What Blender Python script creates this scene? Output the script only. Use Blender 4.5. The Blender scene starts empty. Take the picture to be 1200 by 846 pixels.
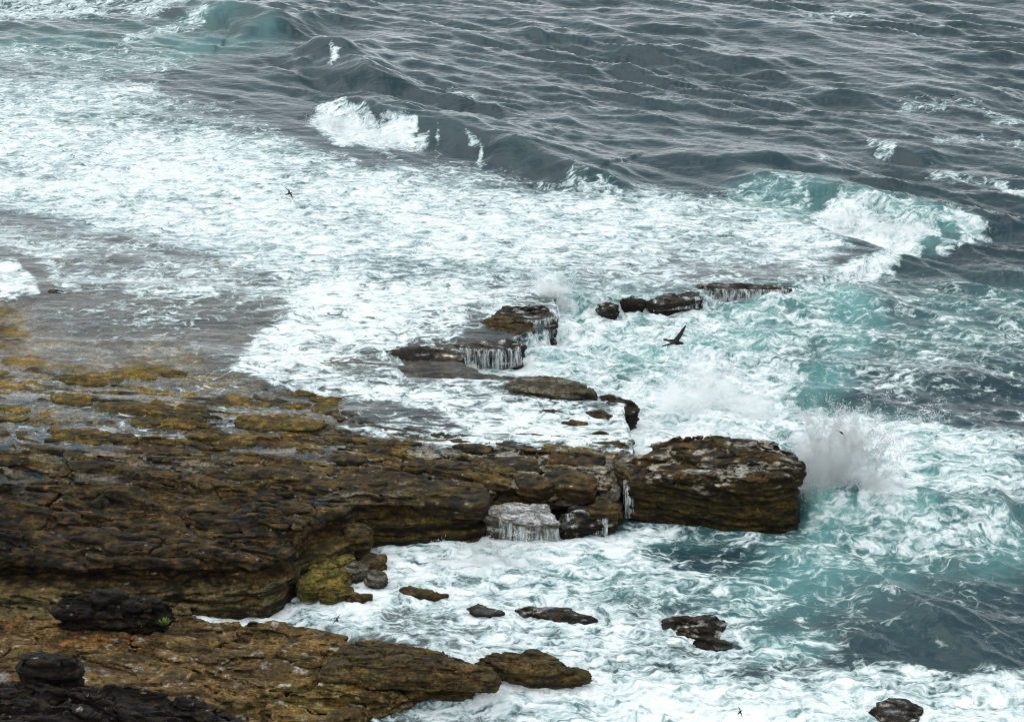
import bpy, math, time
import numpy as np
from mathutils import Vector, Matrix
T0 = time.time()
S = bpy.context.scene
C = S.collection
R = lambda a: np.radians(a) if isinstance(a, np.ndarray) else math.radians(a)
# ------------------------------------------------------------------ camera
CAM_H, PITCH, FPX = 50.0, R(24.0), 2406.6          # height over the sea, tilt, focal length in pixels of a 1200 px wide frame
cam = bpy.data.cameras.new('camera')
camo = bpy.data.objects.new('camera', cam); C.objects.link(camo)
cam.sensor_width = 36; cam.lens = 36 * FPX / 1200
camo.location = (0, 0, CAM_H); camo.rotation_euler = (math.pi / 2 - PITCH, 0, 0)
cam.clip_start = 1; cam.clip_end = 60000
S.camera = camo
# ------------------------------------------------------------------ world, sun, exposure
SUN_EL, SUN_AZ = R(62), R(-75)                      # high behind cloud, off to the left
W = bpy.data.worlds.new('World'); S.world = W; W.use_nodes = True
wn = W.node_tree; wn.nodes.clear()
sky = wn.nodes.new('ShaderNodeTexSky'); sky.sky_type = 'NISHITA'; sky.sun_disc = False
sky.sun_elevation = SUN_EL; sky.sun_rotation = SUN_AZ; sky.air_density = 1; sky.dust_density = 1; sky.ozone_density = 1
hs = wn.nodes.new('ShaderNodeHueSaturation'); hs.inputs['Saturation'].default_value = 0.15
cl = wn.nodes.new('ShaderNodeMixRGB'); cl.inputs[0].default_value = 0.65; cl.inputs[2].default_value = (6.45, 7.2, 7.55, 1)  # an even cloud deck
bg = wn.nodes.new('ShaderNodeBackground'); bg.inputs[1].default_value = 0.14
wo = wn.nodes.new('ShaderNodeOutputWorld')
L = wn.links.new
L(sky.outputs[0], hs.inputs['Color']); L(hs.outputs[0], cl.inputs[1]); L(cl.outputs[0], bg.inputs[0]); L(bg.outputs[0], wo.inputs[0])
sd_ = bpy.data.lights.new('sun', 'SUN'); sd_.energy = .6; sd_.angle = R(48); sd_.color = (1, .985, .96)
so = bpy.data.objects.new('sun', sd_); C.objects.link(so)
sdir = Vector((math.sin(SUN_AZ) * math.cos(SUN_EL), math.cos(SUN_AZ) * math.cos(SUN_EL), math.sin(SUN_EL)))
so.rotation_euler = sdir.to_track_quat('Z', 'Y').to_euler()
S.view_settings.view_transform = 'Standard'; S.view_settings.look = 'None'
S.view_settings.exposure = 0.42; S.view_settings.gamma = 1
S.cycles.use_denoising = True; S.cycles.filter_width = 1.1
S.cycles.max_bounces = 14; S.cycles.transparent_max_bounces = 12; S.cycles.volume_bounces = 14; S.cycles.diffuse_bounces = 8; S.cycles.glossy_bounces = 3
S.cycles.volume_step_rate = 1.0

# ------------------------------------------------------------------ photo pixel <-> place
ct, st_ = math.cos(PITCH), math.sin(PITCH)
def P(u, v, z=0.0):
    u = np.asarray(u, float); v = np.asarray(v, float); z = np.asarray(z, float)
    dx = (u - 600) / FPX; up = (423 - v) / FPX
    dy = ct + up * st_; dz = -st_ + up * ct
    t = (z - CAM_H) / dz
    return dx * t, dy * t
def Q(x, y, z):
    f = y * ct - (z - CAM_H) * st_
    up = y * st_ + (z - CAM_H) * ct
    f = np.maximum(f, 1.0)
    return 600 + x / f * FPX, 423 - up / f * FPX
# ------------------------------------------------------------------ noise
_r = np.random.RandomState(7)
PERM = _r.permutation(4096).astype(np.int32)
G2 = np.stack([np.cos(np.linspace(0, 2 * np.pi, 4096, False)), np.sin(np.linspace(0, 2 * np.pi, 4096, False))], 1).astype(np.float32)
_g = _r.randn(4096, 3); G3 = (_g / np.linalg.norm(_g, axis=1)[:, None]).astype(np.float32)
RND = _r.rand(4096).astype(np.float32)
def _h(a, b): return PERM[(PERM[a & 4095] + b) & 4095]
def n2(x, y, s=0):
    x = np.asarray(x, np.float32); y = np.asarray(y, np.float32)
    xi = np.floor(x).astype(np.int32); yi = np.floor(y).astype(np.int32); fx = x - xi; fy = y - yi
    xi = xi + s * 131; yi = yi + s * 57
    u = fx * fx * fx * (fx * (fx * 6 - 15) + 10); v = fy * fy * fy * (fy * (fy * 6 - 15) + 10)
    def g(i, j):
        gg = G2[_h(xi + i, yi + j)]; return gg[..., 0] * (fx - i) + gg[..., 1] * (fy - j)
    a = g(0, 0); b = g(1, 0); c = g(0, 1); d = g(1, 1)
    a = a + u * (b - a); c = c + u * (d - c)
    return (a + v * (c - a)) * 1.5
def n3(x, y, z, s=0):
    x = np.asarray(x, np.float32); y = np.asarray(y, np.float32); z = np.asarray(z, np.float32)
    xi = np.floor(x).astype(np.int32); yi = np.floor(y).astype(np.int32); zi = np.floor(z).astype(np.int32)
    fx = x - xi; fy = y - yi; fz = z - zi; xi = xi + s * 131; yi = yi + s * 57
    u = fx * fx * (3 - 2 * fx); v = fy * fy * (3 - 2 * fy); w = fz * fz * (3 - 2 * fz)
    def g(i, j, k):
        gg = G3[PERM[(_h(xi + i, yi + j) + zi + k) & 4095]]
        return gg[..., 0] * (fx - i) + gg[..., 1] * (fy - j) + gg[..., 2] * (fz - k)
    def pl(k):
        a = g(0, 0, k); b = g(1, 0, k); c = g(0, 1, k); d = g(1, 1, k)
        a = a + u * (b - a); c = c + u * (d - c); return a + v * (c - a)
    a = pl(0); return (a + w * (pl(1) - a)) * 1.5
def fbm(x, y, o=4, s=0, g=0.5):
    r = 0; a = 1.0; t = 0
    for i in range(o): r = r + a * n2(x * 2.03 ** i, y * 2.03 ** i, s + i); t += a; a *= g
    return r / t ** .5
def fbm3(x, y, z, o=3, s=0, g=0.5):
    r = 0; a = 1.0
    for i in range(o): r = r + a * n3(x * 2.03 ** i, y * 2.03 ** i, z * 2.03 ** i, s + i); a *= g
    return r
def voro(x, y, s=0):
    xi = np.floor(x).astype(np.int32); yi = np.floor(y).astype(np.int32)
    d1 = np.full(x.shape, 9., np.float32); d2 = d1.copy(); idn = np.zeros(x.shape, np.int32)
    for i in (-1, 0, 1):
        for j in (-1, 0, 1):
            h = _h(xi + i + s * 31, yi + j + s * 17)
            px = xi + i + RND[h]; py = yi + j + RND[(h * 7 + 3) & 4095]
            d = np.sqrt((px - x) ** 2 + (py - y) ** 2)
            m = d < d1
            d2 = np.where(m, d1, np.minimum(d2, d)); d1 = np.where(m, d, d1); idn = np.where(m, h, idn)
    return d1, d2, RND[(idn * 13 + 5) & 4095], RND[(idn * 29 + 11) & 4095]
def ss(a, b, x):
    t = np.clip((x - a) / (b - a), 0, 1); return t * t * (3 - 2 * t)
def mix(a, b, t): return a + (b - a) * t
def polysd(X, Y, poly, closed=True):
    """signed distance, positive inside"""
    p = np.asarray(poly, float); n = len(p); d = np.full(X.shape, 1e9); ins = np.zeros(X.shape, bool)
    for i in range(n if closed else n - 1):
        a = p[i]; b = p[(i + 1) % n]; e = b - a; wx = X - a[0]; wy = Y - a[1]
        t = np.clip((wx * e[0] + wy * e[1]) / (e @ e + 1e-12), 0, 1)
        d = np.minimum(d, (wx - t * e[0]) ** 2 + (wy - t * e[1]) ** 2)
        if closed and a[1] != b[1]:
            c = ((a[1] > Y) != (b[1] > Y)) & (X < e[0] * (Y - a[1]) / e[1] + a[0]); ins ^= c
    d = np.sqrt(d); return np.where(ins, d, -d)
# ------------------------------------------------------------------ painted maps: u,v of the flat place -> value (2 px cells)
U0, V0, DU = -300, -120, 2.0
GU, GV = np.meshgrid(np.arange(U0, 1501, DU), np.arange(V0, 1001, DU))
def newmap(v=0.): return np.full(GU.shape, v, np.float32)
def paint(m, poly, val, fe=12, k=1.0):
    p = np.asarray(poly, float)
    x0 = max(0, int((p[:, 0].min() - fe - U0) / DU)); x1 = int((p[:, 0].max() + fe - U0) / DU) + 2
    y0 = max(0, int((p[:, 1].min() - fe - V0) / DU)); y1 = int((p[:, 1].max() + fe - V0) / DU) + 2
    s = np.s_[y0:y1, x0:x1]
    w = ss(-fe, fe, polysd(GU[s], GV[s] , p)) * k
    m[s] = m[s] * (1 - w) + val * w
def stroke(m, line, val, r, k=1.0):
    p = np.asarray(line, float)
    x0 = max(0, int((p[:, 0].min() - r * 2 - U0) / DU)); x1 = int((p[:, 0].max() + r * 2 - U0) / DU) + 2
    y0 = max(0, int((p[:, 1].min() - r * 2 - V0) / DU)); y1 = int((p[:, 1].max() + r * 2 - V0) / DU) + 2
    s = np.s_[y0:y1, x0:x1]
    d = -polysd(GU[s], GV[s] * 1.0, p, False) if False else np.abs(polysd(GU[s], GV[s], p, False))
    w = np.exp(-(d / r) ** 2) * k
    m[s] = m[s] * (1 - w) + val * w
def samp(m, u, v):
    a = np.clip((u - U0) / DU, 0, m.shape[1] - 1.001); b = np.clip((v - V0) / DU, 0, m.shape[0] - 1.001)
    i = a.astype(np.int32); j = b.astype(np.int32); fa = (a - i).astype(np.float32); fb = (b - j).astype(np.float32)
    return (m[j, i] * (1 - fa) + m[j, i + 1] * fa) * (1 - fb) + (m[j + 1, i] * (1 - fa) + m[j + 1, i + 1] * fa) * fb

# ------------------------------------------------------------------ node helper
class NT:
    def __init__(s, name):
        s.m = bpy.data.materials.new(name); s.m.use_nodes = True; s.t = s.m.node_tree; s.t.nodes.clear()
        s.out = s.t.nodes.new('ShaderNodeOutputMaterial')
    def n(s, typ, ins={}, **kw):
        x = s.t.nodes.new('ShaderNode' + typ)
        for k, v in kw.items(): setattr(x, k, v)
        for k, v in ins.items():
            if isinstance(v, bpy.types.NodeSocket): s.t.links.new(v, x.inputs[k])
            else: x.inputs[k].default_value = v
        return x
    def M(s, op, a, b=None, c=None, clamp=False):
        ins = {0: a}
        if b is not None: ins[1] = b
        if c is not None: ins[2] = c
        return s.n('Math', ins, operation=op, use_clamp=clamp).outputs[0]
    def attr(s, name): return s.n('Attribute', attribute_name=name)
    def noise(s, vec, sc, det=4, rough=.5, dist=0.): return s.n('TexNoise', {'Vector': vec, 'Scale': sc, 'Detail': det, 'Roughness': rough, 'Distortion': dist}).outputs[0]
    def maprange(s, v, a, b, c=0., d=1., smooth=True):
        return s.n('MapRange', {0: v, 1: a, 2: b, 3: c, 4: d}, interpolation_type='SMOOTHSTEP' if smooth else 'LINEAR').outputs[0]
    def mixc(s, f, a, b, bt='MIX'): return s.n('MixRGB', {0: f, 1: a, 2: b}, blend_type=bt).outputs[0]
    def vmul(s, v, k): return s.n('VectorMath', {0: v, 1: k}, operation='MULTIPLY').outputs[0]
    def vadd(s, v, k): return s.n('VectorMath', {0: v, 1: k}, operation='ADD').outputs[0]
def V4(r, g, b): return (r, g, b, 1)

# ---- sea water with foam
def sea_material():
    n = NT('sea_water'); pos = n.n('NewGeometry').outputs['Position']
    foam = n.attr('foam').outputs['Fac']; clear = n.attr('clear').outputs['Fac']; wc = n.attr('water').outputs['Color']
    # foam lace: warped cell edges at three sizes plus ridged noise
    wv = n.n('TexNoise', {'Vector': n.vmul(pos, (.5, .6, .5)), 'Scale': 1., 'Detail': 3.}).outputs['Color']
    warp = n.vadd(pos, n.vmul(n.vadd(wv, (-.5, -.5, -.5)), (2.4, 2.4, 1.)))
    wv2 = n.n('TexNoise', {'Vector': warp, 'Scale': 1.7, 'Detail': 3.}).outputs['Color']
    warp2 = n.vadd(warp, n.vmul(n.vadd(wv2, (-.5, -.5, -.5)), (.5, .5, .3)))
    def edge(vec, sc):
        e = n.n('TexVoronoi', {'Vector': vec, 'Scale': sc}, feature='DISTANCE_TO_EDGE').outputs['Distance']
        return n.maprange(e, 0., .32, 1., 0., False)
    e1 = edge(warp2, .62); e2 = edge(warp2, 2.1); 
    big = n.noise(warp, .35, 3, .5)
    fine = n.noise(n.n('Mapping', {'Vector': warp2, 'Rotation': (0, 0, R(-14)), 'Scale': (.42, 1.35, 1.)}).outputs[0], 2.2, 7, .62)
    rid = n.M('SUBTRACT', 1., n.M('ABSOLUTE', n.M('MULTIPLY', n.M('SUBTRACT', n.noise(warp2, .9, 6, .6), .5), 5.)))
    rid = n.M('MAXIMUM', rid, 0.)
    a = n.M('MULTIPLY', e1, .20); a = n.M('MULTIPLY_ADD', e2, .20, a); a = n.M('MULTIPLY_ADD', rid, .16, a)
    a = n.M('MULTIPLY_ADD', big, .60, a); a = n.M('MULTIPLY_ADD', fine, 1.9, a)
    patch = n.noise(n.vmul(pos, (.8, 1.2, 1.)), .13, 4, .55, .6)
    a = n.M('MULTIPLY_ADD', patch, .75, a)
    a = n.M('SUBTRACT', a, 1.54)                                                            # now about .5 with a spread of .13
    thr = n.M('SUBTRACT', .85, n.M('MULTIPLY', foam, .68))
    f1 = n.maprange(n.M('SUBTRACT', a, thr), -.26, .20)
    soft = n.maprange(n.M('SUBTRACT', a, thr), -.45, .22)                                  # bubbles just under the surface
    fm = n.M('MULTIPLY', f1, n.maprange(foam, .03, .16), clamp=True)
    # body
    bub = n.M('MULTIPLY', soft, n.maprange(foam, .05, .6))
    aer = n.mixc(.70, wc, V4(.52, .68, .67))
    body = n.mixc(n.M('MULTIPLY', bub, .85), wc, aer)
    # ripples
    rp = n.n('Mapping', {'Vector': pos, 'Rotation': (0, 0, R(38)), 'Scale': (.30, 1.15, 1.)}).outputs[0]
    r1 = n.noise(rp, .9, 6, .52, .5); r2 = n.noise(rp, 4., 3, .5)
    hgt = n.M('MULTIPLY_ADD', r2, .045, n.M('MULTIPLY', r1, .62))
    b1 = n.n('Bump', {'Strength': .8, 'Distance': .34, 'Height': hgt}).outputs[0]
    fh = n.M('MULTIPLY_ADD', fine, .8, n.M('MULTIPLY', fm, .15))
    b2 = n.n('Bump', {'Strength': .7, 'Distance': .3, 'Height': fh}).outputs[0]
    dif = n.n('BsdfDiffuse', {'Color': body, 'Normal': b1}).outputs[0]
    tr = n.n('BsdfTransparent', {'Color': V4(.92, .93, .92)}).outputs[0]
    bd = n.n('MixShader', {0: clear, 1: dif, 2: tr}).outputs[0]
    gl = n.n('BsdfGlossy', {'Color': V4(1, 1, 1), 'Roughness': .26, 'Normal': b1}).outputs[0]
    fr = n.n('Fresnel', {'IOR': 1.333, 'Normal': b1}).outputs[0]
    wtr = n.n('MixShader', {0: fr, 1: bd, 2: gl}).outputs[0]
    thick = n.maprange(n.M('SUBTRACT', a, thr), -.15, .42, 0., 1., False); fcol = n.mixc(n.M('MULTIPLY', thick, n.maprange(fine, .30, .60, .55, 1.), clamp=True), V4(.54, .64, .635), V4(.92, .925, .92))
    fo = n.n('BsdfDiffuse', {'Color': fcol, 'Roughness': .6, 'Normal': b2}).outputs[0]
    n.t.links.new(n.n('MixShader', {0: fm, 1: wtr, 2: fo}).outputs[0], n.out.inputs[0])
    return n.m
# ---- rock: colour of each place is an attribute, grain and fine relief are textures
def rock_material():
    n = NT('sandstone'); pos = n.n('NewGeometry').outputs['Position']
    col = n.attr('tint').outputs['Color']; wet = n.attr('wet').outputs['Fac']
    fine = n.noise(pos, 6.5, 8, .75); mid = n.noise(n.vmul(pos, (.8, 1.2, 3.2)), 1.6, 6, .62, .5)
    spk = n.noise(n.vmul(pos, (1., 1.3, 2.)), 8.5, 4, .7)
    val = n.M('MULTIPLY', n.maprange(fine, .34, .66, .12, 2.1, False), n.maprange(mid, .3, .7, .4, 1.6, False))
    lay = n.noise(n.vmul(pos, (.35, .35, 7.)), 1.4, 5, .65, .3); val = n.M('MULTIPLY', val, n.maprange(lay, .38, .58, .36, 1.08, False))
    val = n.n('Mix', {0: n.M('MULTIPLY', wet, .45), 2: val, 3: .95}).outputs[0]
    c = n.n('VectorMath', {0: col, 'Scale': val}, operation='SCALE').outputs[0]
    bare = n.maprange(spk, .66, .76, 0., .28)
    c = n.mixc(n.M('MULTIPLY', bare, n.maprange(mid, .45, .6)), c, V4(.40, .36, .30))
    hue = n.maprange(n.noise(pos, .9, 4, .6), .45, .65)
    c = n.mixc(n.M('MULTIPLY', hue, .35), c, n.mixc(1., c, V4(1.35, .95, .55), 'MULTIPLY'))
    pit = n.n('TexVoronoi', {'Vector': pos, 'Scale': 3.2}).outputs['Distance']
    h = n.M('MULTIPLY_ADD', lay, .35, n.M('MULTIPLY_ADD', mid, .45, n.M('MULTIPLY', fine, .5)))
    h = n.M('MULTIPLY_ADD', pit, .12, h); h = n.M('MULTIPLY_ADD', n.noise(n.vmul(pos, (1., 1., 2.)), 9., 5, .7), .28, h)
    b = n.n('Bump', {'Strength': 1., 'Distance': .38, 'Height': h}).outputs[0]
    rg = n.maprange(fine, .35, .65, .42, .85)
    bs = n.n('BsdfPrincipled', {'Base Color': c, 'Roughness': rg, 'Specular IOR Level': .2, 'Normal': b})
    n.t.links.new(bs.outputs[0], n.out.inputs[0]); return n.m
def plain(name, col, rough=.6):
    n = NT(name); pos = n.n('TexCoord').outputs['Object']
    v = n.maprange(n.noise(pos, 30., 3, .5), .3, .7, .75, 1.25, False)
    c = n.n('VectorMath', {0: col[:3], 'Scale': v}, operation='SCALE').outputs[0]
    n.t.links.new(n.n('BsdfPrincipled', {'Base Color': c, 'Roughness': rough}).outputs[0], n.out.inputs[0]); return n.m
def feathers():
    n = NT('feathers'); c = n.attr('tint').outputs['Color']
    n.t.links.new(n.n('BsdfPrincipled', {'Base Color': c, 'Roughness': .8, 'Specular IOR Level': .15}).outputs[0], n.out.inputs[0]); return n.m
SEA = sea_material(); ROCK = rock_material(); BIRD = feathers()
def falling():
    n = NT('falling_water'); pos = n.n('NewGeometry').outputs['Position']
    a = n.n('BsdfDiffuse', {'Color': V4(.8, .84, .84)}).outputs[0]; t = n.n('BsdfTransparent').outputs[0]
    f = n.M('MULTIPLY', n.maprange(n.noise(n.vmul(pos, (6., 4., .35)), 1., 6, .70), .36, .74, .0, .85), n.maprange(n.noise(n.vmul(pos, (1., 1., .6)), 2.2, 3, .6), .3, .6, .3, 1.))
    n.t.links.new(n.n('MixShader', {0: f, 1: t, 2: a}).outputs[0], n.out.inputs[0]); return n.m
FALL = falling()
def drops_():
    n = NT('spray_drops'); a = n.n('BsdfDiffuse', {'Color': V4(.95, .96, .96)}).outputs[0]; t = n.n('BsdfTranslucent', {'Color': V4(.95, .96, .96)}).outputs[0]
    n.t.links.new(n.n('MixShader', {0: .5, 1: a, 2: t}).outputs[0], n.out.inputs[0]); return n.m
DROP = drops_()
BEAK = plain('beak_horn', (.03, .03, .035), .4)

def mesh_obj(name, v, f, mat, parent=None, attrs={}, smooth=True):
    me = bpy.data.meshes.new(name); v = np.ascontiguousarray(v, np.float32); f = np.ascontiguousarray(f, np.int32)
    k = f.shape[1]
    me.vertices.add(len(v)); me.vertices.foreach_set('co', v.ravel())
    me.loops.add(f.size); me.loops.foreach_set('vertex_index', f.ravel())
    me.polygons.add(len(f)); me.polygons.foreach_set('loop_start', np.arange(0, f.size, k, dtype=np.int32))
    me.update(calc_edges=True)
    if smooth: me.polygons.foreach_set('use_smooth', np.ones(len(f), bool))
    for an, av in attrs.items():
        if av.ndim == 1:
            me.attributes.new(an, 'FLOAT', 'POINT').data.foreach_set('value', av.astype(np.float32))
        else:
            c4 = np.ones((len(v), 4), np.float32); c4[:, :3] = av
            me.attributes.new(an, 'FLOAT_COLOR', 'POINT').data.foreach_set('color', c4.ravel())
    me.materials.append(mat)
    o = bpy.data.objects.new(name, me); C.objects.link(o)
    if parent: o.parent = parent
    return o
def tag(o, label=None, cat=None, group=None, kind=None):
    for k, v in (('label', label), ('category', cat), ('group', group), ('kind', kind)):
        if v: o[k] = v
    return o
def vnormals(v, f):
    a = v[f[:, 2]] - v[f[:, 0]]; b = v[f[:, 3]] - v[f[:, 1]]; fn = np.cross(a, b)
    n = np.zeros_like(v)
    for k in range(4):
        for c in range(3): n[:, c] += np.bincount(f[:, k], fn[:, c], len(v))
    return n / (np.linalg.norm(n, axis=1)[:, None] + 1e-9)
# ------------------------------------------------------------------ surface nets
def surfnet(xs, ys, zs, F):
    """F[z,y,x] > 0 is rock"""
    sg = F > 0
    cnt = np.zeros((len(zs) - 1, len(ys) - 1, len(xs) - 1), np.uint8)
    for k in (0, 1):
        for j in (0, 1):
            for i in (0, 1): cnt += sg[k:len(zs) - 1 + k, j:len(ys) - 1 + j, i:len(xs) - 1 + i]
    act = (cnt > 0) & (cnt < 8); Z, Y, X = np.nonzero(act)
    idx = np.full(act.shape, -1, np.int32); idx[Z, Y, X] = np.arange(len(Z))
    acc = np.zeros((len(Z), 3)); num = np.zeros(len(Z))
    cs = [(0, 0, 0), (1, 0, 0), (0, 1, 0), (1, 1, 0), (0, 0, 1), (1, 0, 1), (0, 1, 1), (1, 1, 1)]
    for a in range(8):
        for b in range(a + 1, 8):
            d = [cs[b][q] - cs[a][q] for q in range(3)]
            if sum(abs(q) for q in d) != 1: continue
            fa = F[Z + cs[a][2], Y + cs[a][1], X + cs[a][0]]; fb = F[Z + cs[b][2], Y + cs[b][1], X + cs[b][0]]
            m = (fa > 0) != (fb > 0); t = fa / np.where(m, fa - fb, 1)
            for q in range(3): acc[:, q] += np.where(m, cs[a][q] + t * d[q], 0)
            num += m
    acc /= num[:, None]
    v = np.stack([xs[0] + (X + acc[:, 0]) * (xs[1] - xs[0]), ys[0] + (Y + acc[:, 1]) * (ys[1] - ys[0]), zs[0] + (Z + acc[:, 2]) * (zs[1] - zs[0])], 1)
    qs = []
    nz, ny, nx = idx.shape
    def add(c, pos, I):
        a, b, cc, d = I
        q = np.stack([a, b, cc, d], 1); q[~pos] = q[~pos][:, ::-1]; qs.append(q[(q >= 0).all(1)])
    # x edges
    z, y, x = np.nonzero(sg[1:-1, 1:-1, :-1] != sg[1:-1, 1:-1, 1:]); z += 1; y += 1
    add(0, sg[z, y, x], (idx[z - 1, y - 1, x], idx[z - 1, y, x], idx[z, y, x], idx[z, y - 1, x]))
    z, y, x = np.nonzero(sg[1:-1, :-1, 1:-1] != sg[1:-1, 1:, 1:-1]); z += 1; x += 1
    add(1, sg[z, y, x], (idx[z - 1, y, x - 1], idx[z, y, x - 1], idx[z, y, x], idx[z - 1, y, x]))
    z, y, x = np.nonzero(sg[:-1, 1:-1, 1:-1] != sg[1:, 1:-1, 1:-1]); y += 1; x += 1
    add(2, sg[z, y, x], (idx[z, y - 1, x - 1], idx[z, y - 1, x], idx[z, y, x], idx[z, y, x - 1]))
    return v, np.concatenate(qs)
def cull(v, f, keepv):
    m = keepv[f].any(1); f = f[m]; u, inv = np.unique(f, return_inverse=True)
    return v[u], inv.reshape(f.shape)

# ------------------------------------------------------------------ levels of the shelf
TP = np.array([  # u, v, z of the shelf's general surface
 (-250,650,2.9),(-100,650,2.6),(0,650,2.45),(100,650,2.4),(200,650,2.4),(300,652,2.35),(350,625,2.35),(400,597,2.3),(450,588,2.2),(500,583,2.1),(600,578,2.0),(700,575,1.9),(730,560,1.9),
 (-100,580,2.5),(0,580,2.45),(100,580,2.4),(200,570,2.3),(300,560,2.2),(400,545,2.1),(500,540,1.8),(600,530,1.6),(700,530,1.6),
 (-100,500,2.0),(0,500,2.0),(100,500,1.95),(200,500,1.9),(300,500,1.8),(400,500,1.6),(500,495,1.3),(600,490,1.15),(700,495,1.05),
 (-100,430,1.7),(0,430,1.65),(150,430,1.5),(300,450,1.45),(400,460,1.3),(500,460,1.15),(600,450,1.05),(700,465,.95),
 (-100,360,1.25),(0,370,1.25),(150,370,1.2),(300,380,1.15),(400,400,1.05),(500,400,.95),(560,395,.9),(600,370,.95),(650,350,.7),
 (-100,300,.9),(0,300,.9),(200,300,.85),(400,320,.8),(550,320,.7),(650,310,.6),
 (750,345,.5),(850,332,.5),(930,335,.45),(750,310,.45),(900,310,.35)])
_tx, _ty = P(TP[:, 0], TP[:, 1], TP[:, 2])
def topplane(x, y):
    w = np.full(x.shape, 1e-12); a = np.zeros(x.shape)
    for i in range(len(TP)):
        d = ((x - _tx[i]) / 4.2) ** 2 + ((y - _ty[i]) / 3.2) ** 2
        k = 1 / (1 + d) ** 3 * 1.0; k = k * k
        w = w + k; a = a + k * TP[i, 2]
    return a / w
def WP(pts): # rim points (u,v,z) -> world polygon
    p = np.array(pts, float); x, y = P(p[:, 0], p[:, 1], p[:, 2]); return np.stack([x, y], 1)
rimM = [(-420,200,.3),(-100,215,.4),(100,240,.5),(300,270,.6),(500,290,.6),(620,325,.6),(655,345,.7),(655,366,.9),(640,385,.9),(612,398,.9),(605,408,.9),(560,411,.9),(540,418,.9),(548,430,.9),(570,437,1.),(600,440,1.),(660,447,1.),(700,456,1.),(735,472,1.),(735,490,1.),(742,510,1.3),(748,530,1.7),
 (728,540,1.8),(726,565,1.9),(722,577,1.9),(690,575,1.9),(655,574,2.),(600,574,2.),(560,579,2.05),(530,588,2.05),(490,592,2.1),(455,590,2.2),(420,592,2.3),(404,600,2.3),(385,603,2.3),(368,614,2.35),(356,630,2.35),(345,648,2.35),(318,656,2.35),(300,664,2.35),(250,658,2.4),(200,664,2.4),(150,657,2.4),(100,662,2.4),(50,655,2.45),(10,656,2.45),(-60,662,2.5),(-420,665,2.9)]
polyM = WP(rimM)
rimB = [(-420,708,.9),(-60,706,.9),(60,706,.9),(75,696,1.),(150,698,1.),(240,699,1.),(312,694,1.),(330,684,1.),(355,664,1.),(395,650,.9),(412,640,1.),(430,612,1.2),(470,612,1.2),(520,609,1.2),(555,607,1.2),(572,602,1.2),(580,590,1.2),(655,588,1.),(700,592,1.),(728,590,1.),(728,560,1.2),(500,560,1.2),(300,600,1.2),(-420,620,1.2)]
polyB = WP(rimB)
rimC = [(-420,700,.6),(-60,700,.6),(60,704,.6),(150,708,.5),(215,712,.45),(250,728,.4),(330,733,.4),(372,738,.4),(405,748,.45),(412,757,.5),(425,752,.5),(470,758,.5),(520,768,.3),(540,800,.2),(470,822,.15),(435,830,.3),(420,850,.4),(430,900,.5),(420,1000,.8),(-420,1000,1.6)]
polyC = WP(rimC)
TC = np.array([(-100,730,.7),(60,730,.6),(150,735,.5),(250,740,.45),(330,745,.45),(400,760,.5),(500,785,.3),(0,780,1.1),(150,790,.95),(300,790,.75),(380,800,.6),(450,825,.15),(0,850,1.7),(150,850,1.4),(300,850,1.0),(400,850,.6),(300,950,1.3),(0,950,2.)])
_cx, _cy = P(TC[:, 0], TC[:, 1], TC[:, 2])
def planeC(x, y):
    w = np.full(x.shape, 1e-12); a = np.zeros(x.shape)
    for i in range(len(TC)):
        k = 1 / (1 + ((x - _cx[i]) / 3) ** 2 + ((y - _cy[i]) / 2.) ** 2) ** 5; w = w + k; a = a + k * TC[i, 2]
    return a / w
def terrace(h, s, sh=.72):
    t = h / s; k = np.floor(t); return s * (k + ss(sh, 1., t - k))
def relief(x, y, rough):
    xr = x * .98 - y * .2; yr = y * .98 + x * .2                         # bedding runs down to the right, beds dip away to sea
    def saw(L_, A, sd_, wf):
        p = yr / L_ + wf * fbm(x / L_ * .22, y / L_ * .5, 3, sd_) + .25 * np.floor(3 * n2(x / L_ * .35, y / L_ * .35, sd_ + 4)) / 1.5
        fr_ = p - np.floor(p); am = ss(-.25, .3, n2(x / L_ * .3 + np.floor(p) * 3.3, y / L_ * .12, sd_ + 7) + .12)
        return A * am * ((1 - fr_) * ss(0, .09, fr_) - .45)
    cu = saw(2.7, .34, 401, .9) + saw(1.05, .17, 411, .8) + saw(.5, .07, 421, .7)
    a = fbm(xr * .10, yr * .28, 4, 3) * .42 + fbm(xr * .45, yr * 1.3, 4, 9) * .17
    d1, d2, r1, r2 = voro(xr * .22 + .35 * n2(x * .5, y * .5, 5), yr * .60 + .35 * n2(x * .5, y * .5, 6), 2)
    e = d2 - d1
    a = a + (r1 - .5) * .20
    t = (terrace(a, .13) * .8 + a * .2) * .40 + cu
    t = t - .20 * (1 - ss(.02, .12, e))
    return t * rough + fbm(x * 2.2, y * 3.2, 3, 21) * .02
def layers(x, y, k, amp=1.):
    return amp * (.34 * n2(x * .45 + k * 3.7, y * .45 - k * 2.1, 31) + .20 * n2(x * 1.5 + k * 5.1, y * 1.5, 33) + .09 * n2(x * 4.1, y * 4.1 + k * 7.7, 35))
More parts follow.
